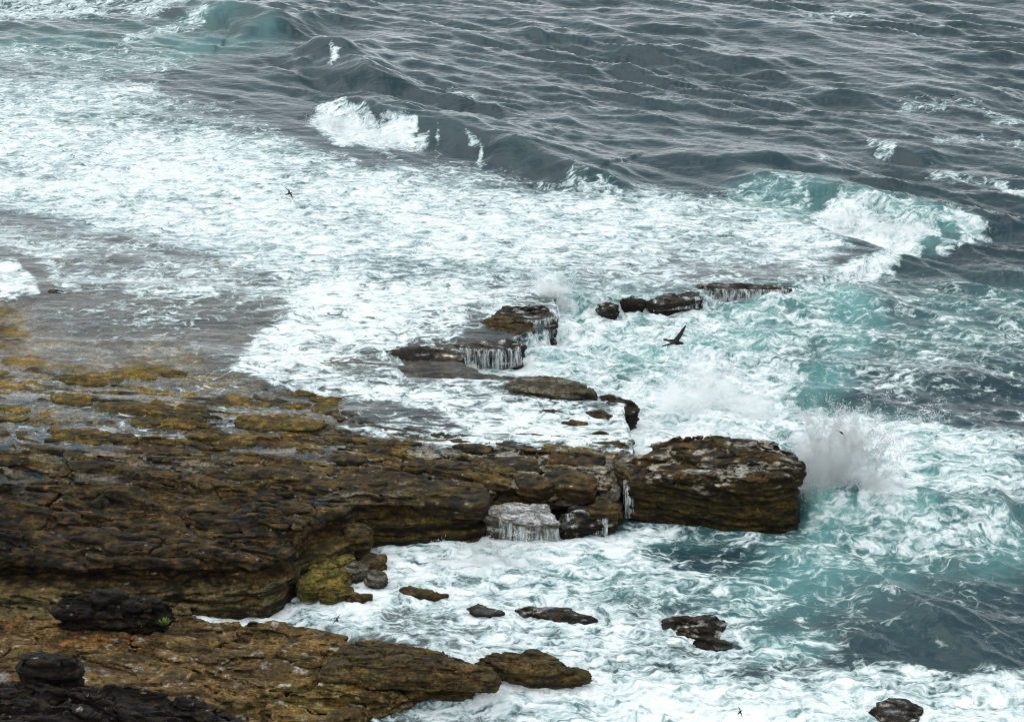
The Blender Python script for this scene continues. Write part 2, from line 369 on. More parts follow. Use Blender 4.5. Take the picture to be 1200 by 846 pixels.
def build_solid(x0, x1, y0, y1, z0, z1, dx, dz, plats, lay=.24, bound=1.6):
    xs = np.arange(x0, x1, dx); ys = np.arange(y0, y1, dx); zs = np.arange(z0, z1, dz)
    X, Y = np.meshgrid(xs, ys); F = np.full((len(zs), len(ys), len(xs)), -1., np.float32)
    tops = np.full(X.shape, -5.)
    for poly, topf, amp, under in plats:
        sd = polysd(X, Y, poly); m = sd > -1.2
        top = np.full(X.shape, -9.); top[m] = topf(X[m], Y[m], sd[m])
        tops = np.where(sd > 0, np.maximum(tops, top), tops)
        band = m & (sd < bound); bi = np.nonzero(band.ravel())[0]; bx = X.ravel()[bi]; by = Y.ravel()[bi]
        bumpy = .12 * n2(bx * .3, by * .3, 40) * 2; cache = {}
        for k, z in enumerate(zs):
            q = (np.minimum(3., np.maximum(sd, -2)) ).copy().ravel()
            kk = np.floor((z + bumpy) / lay)
            ins = np.zeros(len(bi))
            for kv in np.unique(kk):
                mm = kk == kv
                if kv not in cache: cache[kv] = layers(bx, by, kv, amp)
                ins[mm] = cache[kv][mm]
            q[bi] -= ins + under(z, bx, by)
            F[k] = np.maximum(F[k], np.minimum(q.reshape(X.shape), (top - z)))
    return xs, ys, zs, F, tops

# colours of rock (dry-to-wet sandstone, algae, lichen)
DK = np.array([.014, .010, .006]); BR = np.array([.105, .062, .018]); OL = np.array([.105, .080, .016]); GO = np.array([.25, .16, .018])
TAN = np.array([.36, .32, .26]); OR = np.array([.26, .125, .035]); GY = np.array([.12, .115, .105]); BK = np.array([.012, .010, .009]); WH = np.array([.62, .61, .58])
def colmix(a, b, t): return a + (b - a) * np.clip(t, 0, 1)[:, None]
def shelf_colour(v, nrm, low):
    x, y, z = v.T; u, w = Q(x, y, z)
    a = fbm3(x * .35, y * .55, z * .8, 3, 50); b = fbm3(x * 1.7, y * 2.2, z * 4, 3, 60); c = fbm3(x * .9, y * 1.2, z * 6, 2, 70)
    up = ss(.35, .85, nrm[:, 2])
    col = np.tile(DK, (len(v), 1)); col = colmix(col, np.tile(BR, (len(v), 1)), ss(-.5, .6, b + a * .5))
    O = lambda k: np.tile(k, (len(v), 1))
    gold = ss(530, 455, w) * (w < 620) ; gold = gold + .6 * ss(650, 520, w) * (.45 + .55 * ss(200, 420, u))
    gold = gold * ss(400, 440, w + a * 25 + 75 * ss(60, 5, u) * ss(335, 350, w)); seaw = ss(380, 430, u) * ss(525, 500, w); gold = gold * (1 - seaw); gold = np.clip(gold, 0, 1) * up * ss(-.35, .25, a * .7 + b * .5 + .15)
    col = colmix(col, colmix(O(OL), O(GO), ss(-.2, .5, c + a)), gold)
    # bare pale bedding in the low places of the wetted shelf
    wetz = ss(575, 520, w + a * 20 - 30 * ss(340, 420, u))
    col = colmix(col, O(TAN), wetz * up * ss(.04, -.03, low + b * .03) * .9); col = colmix(col, colmix(O(np.array([.40, .375, .33])), O(GY * 1.9), ss(-.3, .4, a + b * .5)), ss(445, 415, w + a * 25 + 75 * ss(60, 5, u) * ss(335, 350, w)) * .9)
    col = colmix(col, colmix(O(GY * .5), O(GY * 1.2), ss(-.2, .5, b)), seaw * up * .85)
    # lower platform: brown, orange, ochre
    C_ = (z < 2.4) & (w > 700); Cm = ss(700, 722, w) * C_
    pc = colmix(O(np.array([.12, .075, .024])), O(np.array([.22, .14, .05])), ss(-.3, .5, a + b * .5))
    pc = colmix(pc, O(OR), ss(.15, .5, c * .6 - a) * ss(330, 60, u + b * 60) * .9)
    pc = colmix(pc, O(np.array([.22, .16, .03])), np.exp(-((u - 370) / 75) ** 2 - ((w - 818) / 24) ** 2) * ss(-.3, .3, b))
    pc = colmix(pc, O(np.array([.42, .38, .33])), up * ss(.42, .62, b + .25 * c))
    col = colmix(col, pc, Cm * ss(.1, .6, nrm[:, 2] + .35))
    # algae band low on the faces
    lo = ss(1.35, .9, z) * (w > 590) * (w < 725)
    col = colmix(col, O(np.array([.10, .078, .022])), lo * ss(-.5, .3, a + b * .4) * .85); col = colmix(col, O(np.array([.19, .145, .06])), ss(1.25, 1.05, z) * (w > 640) * ss(345, 325, u) * (w < 725) * ss(-.5, .1, b) * .8)
    # faces
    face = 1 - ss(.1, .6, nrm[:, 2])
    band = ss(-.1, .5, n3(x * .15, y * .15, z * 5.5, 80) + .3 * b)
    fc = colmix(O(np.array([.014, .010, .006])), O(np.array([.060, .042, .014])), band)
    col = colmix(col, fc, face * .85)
    # foam flecks and painted water glints on the dark slope
    fl = ss(.72, .9, fbm3(x * 2.6, y * 5.5, z * 7, 3, 90) + .25 * a) * ss(480, 520, w) * (w < 700) * up
    col = colmix(col, O(WH), fl * .55)
    return col
def kind_colour(kind):
    def f(v, nrm, low):
        x, y, z = v.T; O = lambda k: np.tile(np.array(k, float), (len(v), 1))
        a = fbm3(x * .8, y * .9, z * 1.2, 3, 52); b = fbm3(x * 2.3, y * 2.6, z * 5, 3, 62); up = ss(.3, .8, nrm[:, 2]); face = 1 - up  # face weight: steep sides get shade painted into their colour below
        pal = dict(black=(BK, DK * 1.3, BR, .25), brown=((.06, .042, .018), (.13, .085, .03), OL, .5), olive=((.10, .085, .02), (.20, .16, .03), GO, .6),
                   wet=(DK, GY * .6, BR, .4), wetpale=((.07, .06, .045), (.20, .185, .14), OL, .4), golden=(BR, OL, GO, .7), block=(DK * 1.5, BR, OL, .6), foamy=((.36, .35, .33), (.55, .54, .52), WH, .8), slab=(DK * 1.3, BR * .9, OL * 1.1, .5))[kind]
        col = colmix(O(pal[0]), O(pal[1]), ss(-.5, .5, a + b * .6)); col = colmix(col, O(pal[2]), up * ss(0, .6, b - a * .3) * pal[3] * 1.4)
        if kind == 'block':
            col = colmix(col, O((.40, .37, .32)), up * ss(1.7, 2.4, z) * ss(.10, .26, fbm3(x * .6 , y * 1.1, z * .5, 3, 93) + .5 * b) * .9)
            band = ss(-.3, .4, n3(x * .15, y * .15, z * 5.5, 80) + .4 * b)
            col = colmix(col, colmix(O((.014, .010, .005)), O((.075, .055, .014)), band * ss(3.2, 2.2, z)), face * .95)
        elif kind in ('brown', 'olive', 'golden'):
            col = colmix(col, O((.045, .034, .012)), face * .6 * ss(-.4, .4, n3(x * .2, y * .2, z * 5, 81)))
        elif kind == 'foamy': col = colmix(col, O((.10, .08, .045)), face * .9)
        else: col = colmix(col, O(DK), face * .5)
        if kind == 'wet': col = colmix(col, O(WH), up * ss(.22, .5, fbm3(x * 1.2, y * 2.6, z * 3, 4, 95)) * .75)
        if kind in ('black', 'slab', 'wet'): col = colmix(col, O(WH), up * ss(.62, .8, fbm3(x * 2.6, y * 5.5, z * 7, 3, 91)) * .5)  # white foam flecks and painted water glints on the tops
        return col
    return f
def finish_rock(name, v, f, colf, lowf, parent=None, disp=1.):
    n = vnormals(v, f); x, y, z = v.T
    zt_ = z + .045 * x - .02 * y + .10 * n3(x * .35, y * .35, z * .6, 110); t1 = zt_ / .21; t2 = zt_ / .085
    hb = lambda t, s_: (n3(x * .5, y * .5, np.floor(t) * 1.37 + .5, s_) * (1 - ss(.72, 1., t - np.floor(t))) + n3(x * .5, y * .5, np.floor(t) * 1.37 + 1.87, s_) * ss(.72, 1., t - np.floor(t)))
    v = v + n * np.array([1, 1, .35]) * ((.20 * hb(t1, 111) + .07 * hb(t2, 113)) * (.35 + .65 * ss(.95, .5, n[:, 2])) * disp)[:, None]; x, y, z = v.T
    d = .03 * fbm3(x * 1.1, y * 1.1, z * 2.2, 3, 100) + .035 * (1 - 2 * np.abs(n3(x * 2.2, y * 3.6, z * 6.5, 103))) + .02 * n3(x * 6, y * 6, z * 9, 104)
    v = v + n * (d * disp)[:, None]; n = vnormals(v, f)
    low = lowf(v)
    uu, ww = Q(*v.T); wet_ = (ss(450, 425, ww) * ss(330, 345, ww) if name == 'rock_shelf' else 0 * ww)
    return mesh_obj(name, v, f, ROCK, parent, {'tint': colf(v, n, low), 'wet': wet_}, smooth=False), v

noU = lambda z, x, y: 0.
def underM(z, x, y):   # the softer beds under the brow are eaten back
    u = (x + 40) / 60
    return .10 + .55 * np.exp(-((z - 1.55) / .42) ** 2) * ss(-30, -24, x + 0 * y) * 1. + .35 * ss(1.2, .2, z)
def topM(x, y, sd):
    u, v = Q(x, y, np.full(x.shape, 1.5)); rough = .18 + .22 * ss(390, 440, v) + 1.15 * ss(440, 570, v) ; rough = rough * (1 - .5 * ss(480, 560, u) * ss(540, 500, v))
    e = relief(x, y, rough)
    slope = .32 * ss(510, 600, v) * ss(420, 300, u) * (fbm(x * .2, y * .5, 3, 77))
    return topplane(x, y) + e + slope - .35 * ss(.5, 0., sd) * ss(560, 590, v)
def topC(x, y, sd):
    e = relief(x * 1.15 + 9, y * 1.15 - 4, .9); return planeC(x, y) + .22 + np.maximum(e * 1.5, -.42) - .2 * ss(.4, 0, sd)
def topB(x, y, sd): return 1.05 + .12 * fbm(x * .5, y * .8, 3, 66) + 0 * sd + .15 * ss(-30, -20, x) * ss(-12, -20, x)
xs, ys, zs, F, tops = build_solid(-37, 14, 66, 127, -.75, 4.3, .10, .075,
    [(polyM, topM, 1., underM), (polyB, topB, .6, lambda z, x, y: .15 * (z > .5)), (polyC, topC, .7, noU)])
v, f = surfnet(xs, ys, zs, F); del F
v, f = cull(v, f, (v[:, 2] > -.55) & (v[:, 0] > -36.6))
print('shelf', len(v), time.time() - T0)
def shelf_low(v):
    base = np.where(Q(v[:, 0], v[:, 1], v[:, 2])[1] > 705, planeC(v[:, 0], v[:, 1]), topplane(v[:, 0], v[:, 1])); return v[:, 2] - base
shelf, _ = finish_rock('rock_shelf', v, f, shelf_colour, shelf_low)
tag(shelf, 'broad sandstone shelf in brown and gold stepping down into the surf', kind='structure')
XS, YS, TOPS = xs, ys, tops

ROCKTOPS = []       # world polygon and top of each separate rock, so that foam gathers round it
def rock(label, pts, kind, dx=.08, zb=-.5, cat='rock', group=None, name='rock', parent=None, dome=.35, amp=.5, under=.12, disp=1., rel=.5, topctl=None):
    poly = WP(pts); p = np.array(pts, float); x0, y0 = poly.min(0) - .7; x1, y1 = poly.max(0) + .7; zt = p[:, 2].max()
    def tf(x, y, sd):
        w = 1e-9; a = 0
        for i in range(len(poly)):
            k = 1 / (.05 + (x - poly[i, 0]) ** 2 + (y - poly[i, 1]) ** 2) ** 2; w = w + k; a = a + k * p[i, 2]
        R_ = max(.5, min(x1 - x0, y1 - y0) * .28)
        return a / w - dome * (1 - np.sqrt(np.clip(1 - (1 - np.clip(sd / R_, 0, 1)) ** 2, 0, 1))) + .3 * dome + relief(x * 1.6 + zt * 3, y * 1.6, rel)
    un = lambda z, x, y: under * ss(zt - .5, zt - 1.1, z)
    xs, ys, zs, F, _ = build_solid(x0, x1, y0, y1, zb - .15, zt + .9, dx, dx * .75, [(poly, tf, amp, un)], lay=.2)
    v, f = surfnet(xs, ys, zs, F)
    v, f = cull(v, f, v[:, 2] > zb)
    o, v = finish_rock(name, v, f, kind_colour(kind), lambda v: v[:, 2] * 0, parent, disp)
    if parent is None:
        c = np.array([(x0 + x1) / 2, (y0 + y1) / 2, zb]); o.data.transform(Matrix.Translation(-Vector(c))); o.location = c
        tag(o, label, cat, group)
    ROCKTOPS.append((poly, zt)); return o
# slabs of the shelf's surface bed, each lifted between water-filled joints
SL = [(400,457,520,532),(385,428,529,541),(433,520,535,551),(493,600,538,560),(389,505,547,578),(550,632,533,549),(475,580,562,590),(360,405,557,575),(530,580,519,530),(440,495,514,524),(380,430,508,517),
 (640,712,526,546),(640,705,550,572),(600,650,553,572),(300,375,513,528),(225,300,505,522),(290,352,530,545),(205,246,472,492),(250,300,468,480),(270,376,486,504),(150,236,486,501),(110,200,468,484),(335,386,509,524),
 (320,370,455,463),(188,220,432,440),(110,138,424,433),(60,125,438,450),(360,402,462,471),(0,50,408,420),(0,34,352,372),(0,28,385,397),(60,110,460,474),(240,330,545,560),(150,230,520,536),(60,140,500,518),(330,372,548,562)]
SL = [q for q in SL if q[2] > 430]
for i, (a, b, c, d) in enumerate(SL):
    rr = np.random.RandomState(i + 5); um, vm = (a + b) / 2, (c + d) / 2
    z = 1.5
    for _ in range(6):
        xx, yy = P(um, vm, z); z = float(topplane(np.array([xx]), np.array([yy]))[0])
    z += .07 + .05 * rr.rand(); pts = []
    for t in np.linspace(0, 2 * np.pi, 14, False):
        k = .86 + .28 * rr.rand(); su = abs(math.cos(t)) ** .8 * np.sign(math.cos(t)); sv = abs(math.sin(t)) ** .8 * np.sign(math.sin(t))
        pts.append((um + su * k * (b - a) / 2, vm - sv * k * (d - c) / 2 + su * (d - c) * .12, z))
    rock(None, pts, 'golden' if vm < 515 and um < 440 else 'slab', dx=.10, zb=z - .75, name='rock_slab', parent=shelf, dome=.12, amp=.35, under=0, rel=.35)
print('slabs', time.time() - T0)
rock('massive banded brown block at the seaward tip of the shelf, beside the tall spray plume',
 [(712,530,2.0),(725,522,2.2),(748,527,2.3),(770,519,2.6),(800,513,2.9),(845,511,3.1),(885,513,3.2),(908,518,3.2),(926,526,3.2),(942,540,3.15),(944,552,3.1),(925,557,3.1),(890,560,3.1),(850,562,3.0),(810,561,2.7),(775,561,2.5),(750,566,2.2),(733,566,2.0),(718,548,2.0)], 'block', dx=.08, dome=.15, amp=.7, under=.3, rel=.9, name='rock_block')
rock('long brown boulder with a dark shaded face at the end of the lower platform', [(372,786,1.3),(384,768,1.3),(400,752,1.3),(430,750,1.35),(470,754,1.35),(498,759,1.3),(520,763,1.35),(550,769,1.35),(575,781,1.3),(588,792,1.2),(578,799,1.2),(545,797,1.3),(500,794,1.3),(455,792,1.3),(410,789,1.3)], 'brown', amp=.7, dome=.3, under=.6, rel=.8, name='boulder')
rock('olive brown boulder surrounded by white surf, right of the long brown boulder', [(558,770,1.),(575,762,1.05),(595,757,1.1),(625,759,1.1),(652,768,1.),(680,776,.8),(702,786,.6),(690,792,.6),(660,790,.8),(630,786,1.),(595,782,1.),(566,778,1.)], 'brown', amp=.55, dome=.35, rel=.8, under=.3, name='boulder')
rock('black jagged boulder with a green tuft standing on the orange lower platform', [(58,712,1.9),(75,701,2.0),(100,694,2.1),(118,687,2.3),(130,690,2.2),(160,697,2.0),(190,703,1.9),(205,718,1.7),(206,728,1.5),(180,726,1.7),(130,721,1.9),(90,719,1.9),(62,720,1.8)], 'black', zb=.1, amp=.8, dome=.4, under=.3, rel=1.6, disp=1.7, name='boulder')
rock('black rugged rock ledge across the bottom left corner', [(-200,800,3.),(-60,796,2.9),(40,795,2.9),(105,794,2.8),(150,801,2.7),(200,808,2.6),(258,820,2.4),(298,836,2.3),(305,860,2.2),(300,920,2.2),(0,960,2.6),(-200,960,3.)], 'black', zb=.4, amp=.7, dome=.4, rel=1.5, disp=1.6, dx=.085, name='rock_ledge', cat='rock ledge')
rock('small black block on the far edge of the corner ledge', [(20,768,3.5),(45,762,3.55),(92,764,3.5),(98,774,3.4),(90,782,3.4),(50,782,3.5),(22,778,3.4)], 'black', zb=2.3, amp=.5, dome=.3, rel=1., disp=1.5)
rock('dark overhanging block on the left frame edge below the dark slope', [(-60,618,2.7),(5,617,2.7),(24,624,2.6),(27,636,2.6),(5,642,2.6),(-60,645,2.7)], 'black', zb=.8, amp=.5, rel=1., disp=1.5)
rock('squarish olive brown block wedged in the corner of the cove under the shelf', [(404,615,1.5),(420,611,1.5),(434,613,1.45),(437,620,1.4),(433,627,1.4),(406,629,1.4)], 'brown', amp=.25, dome=.2)
for j, (lab, pts, kd) in enumerate([
 ('flat yellow olive slab highest against the cliff in the heap of olive rocks', [(356,662,.75),(375,653,.8),(410,649,.75),(415,654,.7),(395,662,.7),(365,668,.7)], 'olive'),
 ('long yellow olive slab across the middle of the heap of olive rocks', [(345,678,.7),(362,668,.75),(400,664,.75),(412,670,.6),(405,680,.6),(370,688,.65),(348,686,.7)], 'olive'),
 ('rounded yellow slab at the lower left of the heap of olive rocks', [(372,694,.5),(380,682,.6),(400,679,.6),(412,684,.55),(410,690,.5),(390,696,.5)], 'olive'),
 ('pale grey slab in the middle right of the heap of olive rocks', [(398,664,.55),(415,656,.6),(432,660,.55),(434,667,.5),(418,672,.5),(402,670,.5)], 'wetpale'),
 ('brown rounded rock at the upper right of the heap of olive rocks', [(422,655,.5),(432,648,.6),(450,649,.5),(453,657,.4),(440,661,.4),(426,661,.5)], 'brown'),
 ('grey green block at the seaward end of the heap of olive rocks', [(430,671,.6),(438,664,.7),(450,668,.6),(453,675,.5),(444,680,.5),(432,678,.5)], 'wetpale'),
 ('low brown rock awash just below the heap of olive rocks', [(404,695,.3),(412,691,.35),(435,694,.3),(439,699,.2),(420,702,.2),(406,700,.2)], 'brown')]):
    rock(lab, pts, kd, dx=.07, amp=.2, dome=.18, rel=.4, group='heap of olive rocks below the cliff')
rock('pale wet tilted slab with water pouring off its front edge in the cove', [(562,598,1.35),(575,590,1.45),(600,586,1.5),(640,590,1.4),(650,601,1.2),(656,613,1.05),(620,612,1.08),(590,607,1.15),(574,603,1.25)], 'foamy', amp=.15, dome=.12, rel=.25)
rock('dark jagged rock with water running over it, right of the pale tilted slab', [(654,602,.95),(675,592,1.2),(695,592,1.2),(706,600,1.),(716,612,.6),(700,616,.6),(670,615,.8),(656,612,.85)], 'wet', amp=.5, dome=.45, rel=.9, disp=1.4)
rock('low dark rock at the foot of the narrow waterfall', [(696,612,.6),(708,606,.7),(722,612,.5),(724,618,.3),(705,621,.3)], 'wet', amp=.3, dome=.3, disp=1.3)
rock('small tan block under the shelf brow left of the narrow waterfall', [(690,590,1.35),(705,586,1.4),(724,587,1.4),(727,596,1.3),(710,600,1.25),(692,598,1.3)], 'brown', amp=.2, dome=.2)
rock('tallest wet dark rock at the head of the channel, water spilling down its right side', [(575,366,1.35),(590,357,1.4),(615,355,1.4),(640,358,1.35),(652,367,1.25),(653,374,1.2),(635,376,1.3),(600,374,1.3)], 'wet', amp=.5, dome=.3, rel=.8, disp=1.3)
rock('brown algae covered rock in front of the tallest channel head rock', [(562,373,1.35),(580,367,1.4),(604,369,1.4),(624,376,1.35),(627,384,1.3),(606,386,1.3),(580,381,1.3)], 'brown', amp=.45, dome=.3, rel=.6, disp=1.2)
rock('square lipped dark ledge with white water curtain left of the channel', [(532,403,1.05),(560,398,1.1),(595,398,1.1),(614,404,1.05),(615,408,1.),(590,411,1.),(560,411,1.),(536,409,1.)], 'wet', amp=.2, dome=.12, rel=.3)
rock('low smooth grey brown ledge awash behind the foam tongue', [(435,414,1.1),(470,406,1.15),(510,404,1.15),(538,409,1.1),(546,418,1.05),(543,423,1.),(515,422,1.05),(470,419,1.1)], 'wet', amp=.25, dome=.2, rel=.3)
rock('grey brown rounded rock between the foam tongue and the teal channel', [(590,449,1.5),(605,440,1.6),(640,438,1.65),(680,445,1.6),(698,455,1.55),(700,461,1.5),(670,462,1.5),(630,459,1.5),(600,456,1.5)], 'wetpale', amp=.35, dome=.3, rel=.6)
rock('lower dark rock joined to the seaward end of the grey brown rounded rock', [(700,461,1.2),(718,461,1.25),(742,469,1.1),(750,476,1.),(738,481,1.),(712,476,1.1)], 'wet', amp=.3, dome=.3, rel=.6)
for lab, pts in [
 ('thin dark rock sliver nearest the grey brown rounded rock in the foam wash', [(625,482,1.22),(645,478,1.24),(662,482,1.22),(650,486,1.2)]),
 ('dark rock step with water spilling round it at the seaward edge of the wash', [(685,482,1.25),(705,480,1.3),(718,486,1.2),(714,493,1.15),(695,488,1.2)]),
 ('thin dark rock sliver lowest in the foam wash', [(690,507,1.42),(705,503,1.45),(716,507,1.42),(705,510,1.38)]),
 ('tiny dark rock sliver left in the foam wash above the slabs', [(655,494,1.3),(672,491,1.32),(690,495,1.3),(672,498,1.27)])]:
    rock(lab, pts, 'slab', dx=.07, zb=.4, amp=.12, dome=.1, rel=.2, group='dark slivers in the foam wash')
rock('low wet rock leftmost of the dark rocks along the far edge of the channel', [(700,357,.5),(712,353,.55),(726,356,.5),(722,361,.4),(706,362,.4)], 'wet', amp=.2, dome=.15, rel=.4)
rock('small black rock with white trickles, second from left on the far channel edge', [(726,350,.6),(740,346,.65),(756,350,.6),(754,355,.5),(732,355,.5)], 'black', amp=.2, dome=.15, rel=.4)
rock('dark flat topped rock sticking out farthest on the far channel edge', [(757,350,.7),(782,344,.75),(812,341,.75),(825,346,.7),(823,350,.6),(795,351,.65),(765,355,.55)], 'wet', amp=.25, dome=.15, rel=.5)
rock('long thin dark rock rim where the wash spills into the far side of the channel', [(795,336,.7),(830,331,.75),(870,332,.7),(905,334,.65),(935,337,.5),(943,341,.35),(900,342,.5),(860,339,.6),(810,340,.65)], 'wet', amp=.4, dome=.15, rel=.7)
rock('small dark rock showing through the water beside the round foam pool on the left', [(50,345,1.3),(60,338,1.38),(78,340,1.36),(84,345,1.3),(66,349,1.25)], 'slab', zb=.5, amp=.2, dome=.1, rel=.4)
rock('dark sloping rock awash in the middle of the cove surf', [(602,711,.12),(622,706,.2),(660,710,.25),(694,718,.22),(704,725,.12),(685,728,.1),(645,723,.12),(615,719,.1)], 'wet', amp=.3, dome=.25, rel=.5)
rock('small tan and black rock barely above the foam in the cove', [(548,711,.2),(560,706,.3),(580,710,.3),(591,716,.2),(575,718,.15),(558,716,.15)], 'wet', amp=.2, dome=.15)
rock('dark flat rock with two humps awash in the lower middle of the sea', [(772,726,.2),(795,719,.3),(830,717,.35),(849,721,.3),(852,733,.2),(838,742,.15),(800,741,.15)], 'wet', amp=.4, dome=.25, rel=.8, disp=1.3)
rock('small black rock just seaward of the flat two humped rock', [(812,748,.15),(830,743,.25),(852,747,.25),(862,752,.15),(840,755,.1)], 'wet', amp=.3, dome=.15, rel=.5)
rock('low wet rock streaked with foam near the bottom right of the sea', [(1018,828,.05),(1040,815,.18),(1062,812,.2),(1080,824,.1),(1075,840,.02),(1040,842,.02)], 'wet', amp=.5, dome=.3, rel=.6)
rock('thin tan rock barely showing near the head of the cove', [(468,687,.15),(480,684,.2),(500,688,.2),(528,694,.15),(505,698,.1),(480,694,.1)], 'brown', amp=.2, dome=.12)
print('rocks', time.time() - T0)

# ------------------------------------------------------------------ maps of the sea
fo = newmap(.0); te = newmap(.05); gr = newmap(0.); tb = newmap(0.); wa = newmap(1.)
# far foam
paint(fo, [(-300,-120),(250,-120),(240,5),(200,12),(100,22),(-300,30)], .56, 12)
paint(fo, [(-300,40),(200,55),(240,70),(180,95),(-300,100)], .30, 16); paint(te, [(-300,25),(230,30),(300,50),(200,75),(-300,90)], .5, 18)
stroke(fo, [(150,45),(200,35),(235,22)], .5, 6); stroke(te, [(235,25),(275,25),(320,40)], .4, 16)
# the great wash
WASH = [(-300,92),(60,95),(130,92),(190,110),(170,135),(250,150),(330,165),(430,195),(520,210),(640,222),(760,222),(880,232),(960,255),(1000,285),(960,325),(800,332),(700,345),(620,360),(540,395),(540,430),(590,440),(560,470),(400,465),(270,432),(285,400),(330,370),(330,335),(240,300),(150,275),(70,262),(-20,238),(-300,200)]
paint(fo, WASH, .68, 16); paint(te, WASH, .32, 30)
paint(fo, [(90,120),(180,108),(260,122),(300,140),(180,150)], .48, 14)
paint(fo, [(180,120),(330,140),(330,158),(230,150),(190,140)], .25, 12)
paint(fo, [(-60,130),(120,150),(330,200),(420,235),(300,290),(150,262),(-60,210)], .82, 20)
paint(fo, [(300,190),(620,240),(760,260),(700,300),(400,300),(300,270)], .75, 22)
paint(fo, [(440,180),(600,195),(640,210),(520,215),(440,200)], .38, 10)
# brown grey thin wash over shoals
paint(fo, [(-60,248),(70,268),(150,282),(240,308),(330,340),(330,352),(200,335),(60,300),(-60,290)], .42, 9)
paint(gr, [(-60,245),(150,278),(360,325),(330,372),(-60,352)], .9, 10)
paint(fo, [(40,290),(200,300),(340,335),(330,362),(180,350),(60,340)], .50, 10)
paint(fo, [(60,298),(140,290),(240,312),(160,322),(70,315)], .34, 8)
paint(fo, [(640,290),(800,295),(960,305),(960,330),(800,330),(700,335)], .52, 10); paint(gr, [(640,285),(980,290),(1010,330),(940,335),(700,340)], .8, 14)
paint(fo, [(780,308),(960,312),(990,325),(940,333),(800,330)], .36, 6)
paint(fo, [(380,320),(560,325),(540,392),(430,405),(380,440),(290,430),(300,395),(345,370)], .86, 10)
paint(fo, [(-60,305),(20,306),(40,325),(41,345),(20,352),(-60,352)], .80, 4); paint(te, [(-60,305),(20,306),(40,325),(41,345),(-60,352)], .3, 4)
stroke(fo, [(40,318),(44,335)], .05, 2.5)
# shallow film over the shelf
paint(fo, [(-300,356),(30,352),(300,362),(320,372),(285,405),(262,430),(330,462),(470,475),(470,500),(200,520),(-300,520)], .14, 6)
paint(fo, [(100,355),(320,358),(300,380),(120,368)], .30, 8)
paint(fo, [(268,430),(300,420),(400,430),(470,440),(470,468),(400,468),(330,458)], .86, 4)
paint(fo, [(440,440),(560,440),(590,450),(560,458),(470,462)], .62, 6); paint(gr, [(430,405),(560,430),(590,455),(480,465)], .7, 10)
paint(fo, [(462,470),(500,460),(580,457),(640,465),(720,480),(745,500),(745,520),(640,520),(560,518),(540,500),(500,480)], .82, 6)
paint(fo, [(400,500),(480,492),(560,505),(640,520),(740,525),(640,532),(500,522),(400,510)], .66, 6)
paint(fo, [(420,480),(520,482),(545,500),(470,498)], .42, 7)
# channel
paint(te, [(640,335),(830,345),(1000,330),(1080,350),(1010,420),(960,480),(1100,500),(1200,540),(1060,600),(900,520),(740,500),(560,440),(620,395)], .95, 26)
paint(fo, [(640,335),(940,345),(1000,345),(960,420),(900,480),(740,500),(600,440),(610,400),(655,375)], .60, 14)
paint(fo, [(660,350),(760,352),(760,400),(640,440),(560,430),(620,400)], .68, 16)
paint(fo, [(860,350),(1000,355),(990,400),(880,410)], .44, 16)
paint(fo, [(700,470),(760,430),(830,415),(900,430),(940,470),(1030,490),(1060,520),(960,540),(900,515),(780,510),(740,500)], .93, 16)
paint(fo, [(760,480),(1100,490),(1180,505),(1250,520),(1250,560),(1100,560),(960,520),(800,515)], .86, 12)
paint(fo, [(960,540),(1070,530),(1100,560),(1060,590),(990,560)], .97, 10)
paint(fo, [(1060,500),(1200,510),(1300,540),(1300,600),(1090,580)], .56, 16)
paint(fo, [(1000,330),(1300,330),(1300,480),(1060,470),(960,450)], .32, 22); paint(te, [(1000,330),(1300,330),(1300,420),(1060,420)], .38, 25)
paint(fo, [(930,400),(1100,420),(1160,480),(1000,470)], .30, 18)
paint(fo, [(1100,440),(1300,430),(1300,500),(1120,490)], .16, 14)
# right breaker
paint(te, [(850,218),(960,214),(1060,240),(1130,255),(1160,275),(1090,290),(1000,270),(850,252)], .85, 10)
paint(fo, [(953,242),(985,234),(1050,240),(1098,256),(1096,274),(1070,296),(1048,297),(1010,280),(960,262)], .97, 5)
paint(fo, [(990,236),(1050,242),(1112,258),(1080,266),(1030,258)], .58, 5)
paint(fo, [(830,215),(950,212),(950,245),(860,245)], .42, 10)
stroke(fo, [(1115,252),(1150,270),(1110,285)], .6, 9)
paint(fo, [(975,318),(1010,300),(1060,298),(1040,318),(1000,330)], .82, 7); stroke(fo, [(945,340),(1000,328)], .8, 5)
stroke(fo, [(1060,125),(1120,122),(1200,140)], .42, 7); stroke(fo, [(1100,165),(1200,160)], .34, 6); stroke(fo, [(1015,172),(1045,176)], .5, 4); stroke(fo, [(1090,200),(1150,215),(1200,225)], .42, 6)
stroke(fo, [(955,15),(1010,18)], .4, 5); stroke(fo, [(530,108),(555,112)], .35, 4); stroke(fo, [(960,185),(980,192)], .5, 3)
# left breaker
paint(fo, [(360,122),(398,128),(430,142),(482,156),(484,166),(500,164),(500,169),(450,174),(405,168),(375,154)], .95, 6)
stroke(fo, [(393,76),(400,82)], .8, 4); stroke(fo, [(508,178),(516,163)], .55, 2.5); stroke(fo, [(552,168),(557,186)], .75, 4); stroke(te, [(552,168),(557,190)], .9, 6)
paint(te, [(470,150),(560,155),(640,190),(700,215),(620,205),(500,180)], .06, 10)
